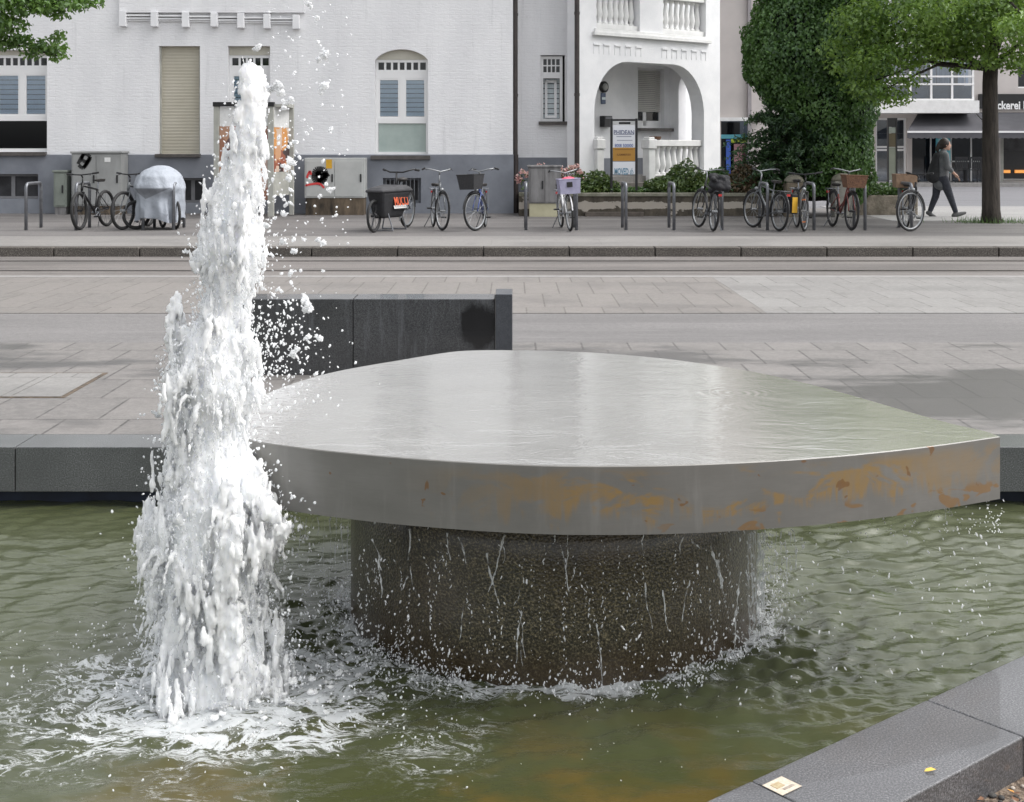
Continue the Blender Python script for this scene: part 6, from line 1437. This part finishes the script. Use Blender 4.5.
def clumps(cs, per, spread):
    """cs: (centre, radius) leafy sprays -> leaf positions and facings"""
    Ps, Ns = [], []
    for c, r in cs:
        m = int(per * r ** 2); d = RNG.normal(size=(m, 3)); d /= np.linalg.norm(d, axis=1)[:, None]; q_ = RNG.uniform(0, 1, m) ** .45
        p = np.array(c) + d * (q_ * r)[:, None] * np.array(spread); Ps.append(p); nn = d * .6; nn[:, 2] += .8; Ns.append(nn)
    return np.concatenate(Ps), np.concatenate(Ns)
def limb_tubes(b, root, tips, r0):
    for tp in tips:
        a, c = Vector(root), Vector(tp); m = a.lerp(c, .5) + Vector((random.uniform(-.2, .2), random.uniform(-.2, .2), .12 * (c - a).length)); b.tube([a, a.lerp(m, .5), m, m.lerp(c, .55), c], [r0, r0 * .8, r0 * .55, r0 * .35, .012], 7)

# street tree on the right
YT = 24.0; xt = X(990.5, YT)
st_ = thing('street_tree', 'street tree with a straight dark trunk and bright green crown at the right', 'tree', (xt, YT, .1))
b = MB(); b.tube([(xt + .02, YT, .05), (xt + .01, YT, .35), (xt, YT, 1.5), (xt - .01, YT, 2.7), (xt + .03, YT, 3.6), (xt, YT, 5), (xt + .05, YT, 7)], [.20, .165, .148, .135, .125, .10, .05], 18)
cs = []
prof = [(1024, 20), (1010, 62), (985, 58), (960, 62), (940, 72), (915, 88), (898, 100), (880, 102), (862, 96), (850, 80), (838, 60), (835, 40), (850, 20), (870, 5)]
# lower fringe sprays placed where the crown hangs lowest, then the full round crown above
rt = random.Random(5)
for px, py, r, dy in [(878, 92, .42, -.6), (893, 98, .36, -.5), (866, 84, .40, -.3), (908, 80, .30, -.7), (918, 62, .30, -.4), (852, 66, .42, -.2), (842, 47, .40, 0), (935, 48, .36, -.6), (950, 50, .34, -.3), (965, 48, .32, -.5), (978, 62, .30, -.7), (958, 70, .13, -.5), (1003, 58, .40, -.5), (1018, 66, .34, -.3), (1035, 50, .5, 0), (900, 55, .45, -.7), (880, 60, .5, -.8), (925, 38, .5, -.9), (960, 28, .55, -.9), (1000, 28, .55, -1.0), (1040, 20, .6, -.6), (900, 30, .55, -.6), (868, 35, .5, -.4), (985, 5, .7, -1.1), (940, 5, .7, -.9), (900, 5, .6, -.6), (1020, 0, .7, -.8), (865, 12, .45, -.2)]:
    Yq = YT + dy; cs.append(((X(px, Yq), Yq, Z(py, Yq)), r))
for i in range(70):
    a = rt.uniform(0, 2 * PI); q_ = rt.uniform(.3, 2.9); zz = rt.uniform(3.4, 7.4); lim = 3.0 * math.sqrt(max(.05, 1 - ((zz - 4.6) / 3.2) ** 2)); q_ = min(q_, lim)
    cs.append(((xt + q_ * math.cos(a) - .15, YT + q_ * math.sin(a), zz), rt.uniform(.4, .65)))
limb_tubes(b, (xt, YT, 2.95), [c for c, r in cs[:28:2]], .05); limb_tubes(b, (xt, YT, 4.2), [c for c, r in cs[28::3]], .05)
b.build('trunk', M['bark'], st_, smooth=True)
p, nn = clumps(cs, 1700, (1.3, 1.1, .55)); leaf_cloud('crown', p, nn, .085, M['leaf_tree'], st_, .6, .6)
# tuft of grass at its foot
b = MB()
for i in range(420):
    a = rt.uniform(0, 2 * PI); q_ = abs(rt.gauss(.28, .14)); x, y = xt + q_ * 1.5 * math.cos(a), YT + q_ * .8 * math.sin(a); h = rt.uniform(.05, .16); w = .006; d = rt.uniform(0, PI)
    b.add([(x - w * math.cos(d), y - w * math.sin(d), .11), (x + w * math.cos(d), y + w * math.sin(d), .11), (x + rt.gauss(0, .05), y + rt.gauss(0, .05), .11 + h)], [(0, 1, 2)])
tag(b.build('grass_tuft', M['leaf_cover']), 'short grass growing round the foot of the street tree', 'grass', kind='stuff')

# left tree: only a bough reaches into the picture
YL = 18.0; xl_ = X(-250, YL)
lt = thing('street_tree', 'tree outside the left edge whose leafy dark green bough hangs into the top left corner', 'tree', (xl_, YL, .1))
b = MB(); b.tube([(xl_, YL, .05), (xl_, YL, .4), (xl_, YL, 2.6), (xl_ + .05, YL, 4.5), (xl_, YL, 7)], [.22, .17, .15, .12, .05], 16)
cs = []
for px, py, r, dy in [(10, 4, .34, 0), (30, 6, .32, -.2), (50, 2, .30, .1), (68, 5, .24, 0), (84, 1, .19, .1), (95, 3, .12, .1), (-10, 20, .36, .1), (8, 26, .26, -.1), (16, 38, .20, .1), (27, 44, .20, .1), (40, 46, .19, 0), (50, 50, .19, .15), (58, 56, .14, .1), (55, 38, .12, .2), (63, 46, .09, .2), (30, 56, .11, .1), (60, 33, .08, .1), (-20, 40, .35, 0), (2, 44, .16, .1), (-40, 0, .6, 0), (20, -15, .5, 0), (60, -18, .35, 0), (-60, 40, .5, 0), (45, 10, .16, -.1), (58, 16, .14, 0)]:
    Yq = YL + dy; cs.append(((X(px, Yq), Yq, Z(py, Yq)), r))
for i in range(45):
    a = rt.uniform(0, 2 * PI); q_ = rt.uniform(.3, 2.5); zz = rt.uniform(3.6, 7.2); c = (xl_ + q_ * math.cos(a), YL + q_ * math.sin(a), zz)
    if c[0] / c[1] * F + CX < -20: cs.append((c, rt.uniform(.4, .65)))
limb_tubes(b, (xl_, YL, 3.0), [cs[i][0] for i in (3, 8, 12, 19, 17)], .05); limb_tubes(b, (xl_, YL, 4.0), [c for c, r in cs[25::3]], .05); b.build('trunk', M['bark'], lt, smooth=True)
p, nn = clumps(cs, 3000, (1.35, 1.1, .55)); leaf_cloud('crown', p, nn, .075, M['leaf_left'], lt, .6, .6)

# great ivy-clad bush
def shell_leaves(ells, n, rough=.14, fr=1.3, inner=.35):
    vol = np.array([e[1][0] * e[1][1] + e[1][0] * e[1][2] + e[1][1] * e[1][2] for e in ells]); ch = RNG.choice(len(ells), n, p=vol / vol.sum())
    c = np.array([e[0] for e in ells])[ch]; r = np.array([e[1] for e in ells])[ch]; d = RNG.normal(size=(n, 3)); d /= np.linalg.norm(d, axis=1)[:, None]
    p = c + d * r; s = 1 + rough * fbm(p * fr, 4) * 2 - inner * RNG.uniform(0, 1, n) ** 3; p = c + d * r * s[:, None]; nn = d * 1.0; nn[:, 2] += .25
    return p, nn
YI = 26.9
def E(px, py, rx, ry, rz, Y=YI): return ((X(px, Y), Y, Z(py, Y)), (rx, ry, rz))
iv = thing('ivy_bush', 'huge dark green ivy-clad bush beside the beige building', 'bush', (X(812, YI), YI, .4))
ells = [E(800, 45, 1.12, 1.2, 1.35), E(835, 40, 1.1, 1.2, 1.5), E(812, -15, 1.05, 1.1, 1.3), E(770, 55, .55, .8, .75), E(848, 100, .58, 1.0, 1.0), E(818, 105, .80, 1.1, .9), E(848, 150, .48, .85, .85), E(826, 150, .62, 1.0, .75), E(866, 50, .5, .9, .8), E(792, 85, .72, .9, .55), E(842, 185, .50, .7, .45)]
b = MB()
for px, py, r in ((812, 200, .22), (815, 150, .16)): pass
b.tube([(X(815, YI), YI, .4), (X(812, YI), YI, 2.0), (X(815, YI), YI, 4.4), (X(812, YI), YI, 5.5)], [.22, .18, .13, .05], 12); limb_tubes(b, (X(813, YI), YI, 1.6), [e[0] for e in ells], .07); b.build('trunk', M['bark'], iv, smooth=True)
p, nn = shell_leaves(ells, 95000, .15, 2.2); leaf_cloud('foliage', p, nn, .075, M['leaf_ivy'], iv, .9, .7)
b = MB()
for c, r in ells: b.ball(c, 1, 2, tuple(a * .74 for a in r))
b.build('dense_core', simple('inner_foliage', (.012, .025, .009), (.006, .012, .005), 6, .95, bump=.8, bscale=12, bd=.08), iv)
# feathery shrub at its left foot
YF = 26.6
fy = thing('feathery_shrub', 'dark feathery evergreen shrub with drooping sprays left of the ivy bush', 'shrub', (X(775, YF), YF, .5))
Ps, Ns, Bs = [], [], MB()
for i in range(170):
    a = rt.uniform(0, 2 * PI); L = rt.uniform(.5, 1.25); el_ = rt.uniform(-.15, 1.1); base = Vector((X(787, YF) + rt.gauss(0, .22), YF + rt.gauss(0, .2), rt.uniform(.7, 2.1)))
    d = Vector((math.cos(a) * math.cos(el_), .8 * math.sin(a) * math.cos(el_), math.sin(el_) * .8)); pts = [base + d * L * u + Vector((0, 0, -.42 * L * u * u)) for u in np.linspace(0, 1, 26)]
    if max((p_.x / p_.y * F + CX) for p_ in pts) > 830: continue
    Bs.tube(pts[::6], [.012, .009, .006, .004, .003][:len(pts[::6])], 4)
    for p_ in pts[3:]:
        for k in range(4): Ps.append((p_.x + rt.gauss(0, .045), p_.y + rt.gauss(0, .045), p_.z + rt.gauss(0, .03))); Ns.append((d.x * .3, d.y * .3 - .2, 1))
Bs.tube([(X(787, YF), YF, .5), (X(787, YF), YF, 2.2)], [.07, .03], 8); Bs.build('stem', M['bark'], fy); leaf_cloud('foliage', Ps, Ns, .095, M['leaf_yew'], fy, .6, .35)

# garden bushes and ground cover behind the low wall
def bush(name, label, ells, n, size, m, cat='bush', asp=.6):
    c0 = ells[0][0]; t_ = thing(name, label, cat, (c0[0], c0[1], zw - .05)); p, nn = shell_leaves(ells, n, .3, 3.2, .7); p = p[p[:, 2] > zw - .06]; nn = RNG.normal(size=p.shape) * .4 + np.array([0, -.3, .8]); leaf_cloud('foliage', p, nn, size, m, t_, .1, asp)
    b = MB()
    for i in range(9): c, r = ells[i % len(ells)]; tp = (c[0] + random.uniform(-.7, .7) * r[0], c[1] + random.uniform(-.5, .5) * r[1], c[2] + r[2] * random.uniform(.2, .7)); b.tube([(c[0] + random.uniform(-.2, .2) * r[0], c[1], zw - .06), ((c[0] + tp[0]) / 2, (c[1] + tp[1]) / 2, (zw + tp[2]) / 2), tp], [.014, .01, .005], 5)
    b.build('stems', M['bark'], t_)
YG = 26.75
bush('garden_bush', 'rounded light green garden bush left of the company sign board', [E(597, 184, .36, .3, .28, YG), E(590, 188, .30, .3, .18, YG), E(610, 190, .25, .25, .2, YG + .15)], 2600, .085, M['leaf_bush'])
bush('garden_bush', 'bright green flowering garden bush in front of the porch balustrade', [E(683, 180, .40, .35, .36, YG + .2), E(672, 186, .36, .3, .2, YG), E(698, 186, .34, .3, .2, YG + .1)], 3600, .075, M['leaf_bush'])
bush('garden_bush', 'low olive green garden bush between the newel post and the bright bush', [E(657, 186, .26, .3, .16, YG + .1)], 1000, .07, M['leaf_bush'])
bush('garden_bush', 'dark green garden bush at the right corner of the porch', [E(717, 182, .30, .3, .3, YG + .3), E(712, 190, .34, .3, .16, YG)], 2400, .08, M['leaf_ivy'])
bush('garden_bush', 'reddish brown tinged garden bush below the turquoise shopfront', [E(744, 180, .36, .3, .3, YG), E(738, 186, .34, .3, .2, YG - .1)], 2800, .075, M['leaf_rusty'])
bush('garden_bush', 'small green bush with orange tips left of the brown gatepost', [E(768, 184, .26, .3, .22, YG), E(776, 192, .25, .25, .16, YG - .2)], 1700, .075, M['leaf_bush'])
bush('climbing_weeds', 'light green weeds on the rubble wall right of the gateposts', [((X(878, 26.9), 26.9, .62), (.55, .25, .14)), ((X(868, 26.7), 26.7, .85), (.16, .25, .45)), ((X(898, 26.9), 26.9, .58), (.3, .2, .1))], 2200, .07, M['leaf_cover'], 'weeds')
bush('climbing_weeds', 'dark green ivy hanging between the two stone gateposts', [((X(818, 26.3), 26.3, .55), (.32, .2, .42))], 1500, .075, M['leaf_ivy'], 'weeds')
rb = thing('rose_bush', 'thin rose bush with pink and cream flowers behind the yellow based cabinet', 'rose bush', (X(552, YG), YG, zw - .05)); b = MB(); Ps, Ns, Fl = [], [], []
for px, py in [(518, 178), (522, 172), (536, 170), (540, 166), (548, 173), (556, 171), (561, 169), (567, 170), (572, 168), (576, 166), (563, 175), (571, 178), (580, 172), (584, 182), (528, 175), (519, 180), (566, 183), (576, 186)]:
    q_ = P(px, py, YG); b.tube([(X(550 + (px - 550) * .35, YG), YG, zw - .05), (X(550 + (px - 550) * .8, YG), YG + .05, (zw + q_.z) / 2 + .1), q_], [.01, .007, .004], 5); Fl.append(q_)
    for k in range(16): u = random.uniform(.3, 1); Ps.append((X(550 + (px - 550) * (.35 + .65 * u), YG) + random.gauss(0, .05), YG + random.gauss(0, .05), zw + (q_.z - zw) * u + random.gauss(0, .05))); Ns.append((0, -.5, .6))
b.build('stems', M['bark'], rb); leaf_cloud('foliage', Ps, Ns, .06, M['leaf_bush'], rb, .1, .6)
for q_ in Fl:
    c = np.array(q_) + RNG.normal(size=(26, 3)) * .032; o = leaf_cloud('flower', c, RNG.normal(size=(26, 3)), .055, M['petal'], rb, 0, .9)
n = 9000; gx = RNG.uniform(X(578, YG), X(786, YG), n); gy = RNG.uniform(YW + .33, 28.6, n); hh = .04 + .10 * np.clip(fbm(np.stack([gx, gy, 0 * gx], 1) * 2.5, 3) + .5, 0, 1.2) * RNG.uniform(0, 1, n)
P3 = np.stack([gx, gy, zw - .03 + hh], 1); tag(leaf_cloud('ground_cover', P3, np.tile([0, -.2, 1.0], (n, 1)), .075, M['leaf_cover'], None, .0, .7), 'low green ground cover in the garden bed behind the low wall', 'ground cover', kind='stuff')

# ================================================================== light, sky, camera
w = bpy.data.worlds.new('World'); S.world = w; w.use_nodes = True; nt = w.node_tree; bg = nt.nodes['Background']
sky = nt.nodes.new('ShaderNodeTexSky'); sky.sky_type = 'NISHITA'; sky.sun_disc = False; sky.sun_elevation = R_(56); sky.sun_rotation = R_(90); sky.air_density = 1.0; sky.dust_density = 4.0; sky.ozone_density = 1.0
hs = nt.nodes.new('ShaderNodeHueSaturation'); hs.inputs['Saturation'].default_value = .16; nt.links.new(sky.outputs[0], hs.inputs['Color']); nt.links.new(hs.outputs[0], bg.inputs[0]); bg.inputs[1].default_value = .15
sd = bpy.data.lights.new('sun', 'SUN'); sd.energy = .5; sd.angle = R_(50); sd.color = (1, .975, .94); so = bpy.data.objects.new('sun', sd); COL.objects.link(so)
dirv = Vector((math.sin(R_(90)) * math.cos(R_(56)), math.cos(R_(90)) * math.cos(R_(56)), math.sin(R_(56)))); so.rotation_euler = dirv.to_track_quat('Z', 'Y').to_euler(); so.location = (0, 0, 20)
cd_ = bpy.data.cameras.new('camera'); co = bpy.data.objects.new('camera', cd_); COL.objects.link(co); co.location = (0, 0, EYE); co.rotation_euler = (PI / 2, 0, 0)
cd_.sensor_width = 36; cd_.sensor_fit = 'HORIZONTAL'; cd_.lens = F / 1024 * 36; cd_.shift_y = -(401 - HZ) / 1024; cd_.clip_start = .05; cd_.clip_end = 1500; S.camera = co
S.view_settings.view_transform = 'Standard'; S.view_settings.look = 'None'; S.view_settings.exposure = 1.13; S.view_settings.gamma = 1
S.render.engine = 'CYCLES'; S.cycles.use_denoising = True; S.cycles.max_bounces = 8; S.cycles.transparent_max_bounces = 12; S.cycles.sample_clamp_indirect = 6
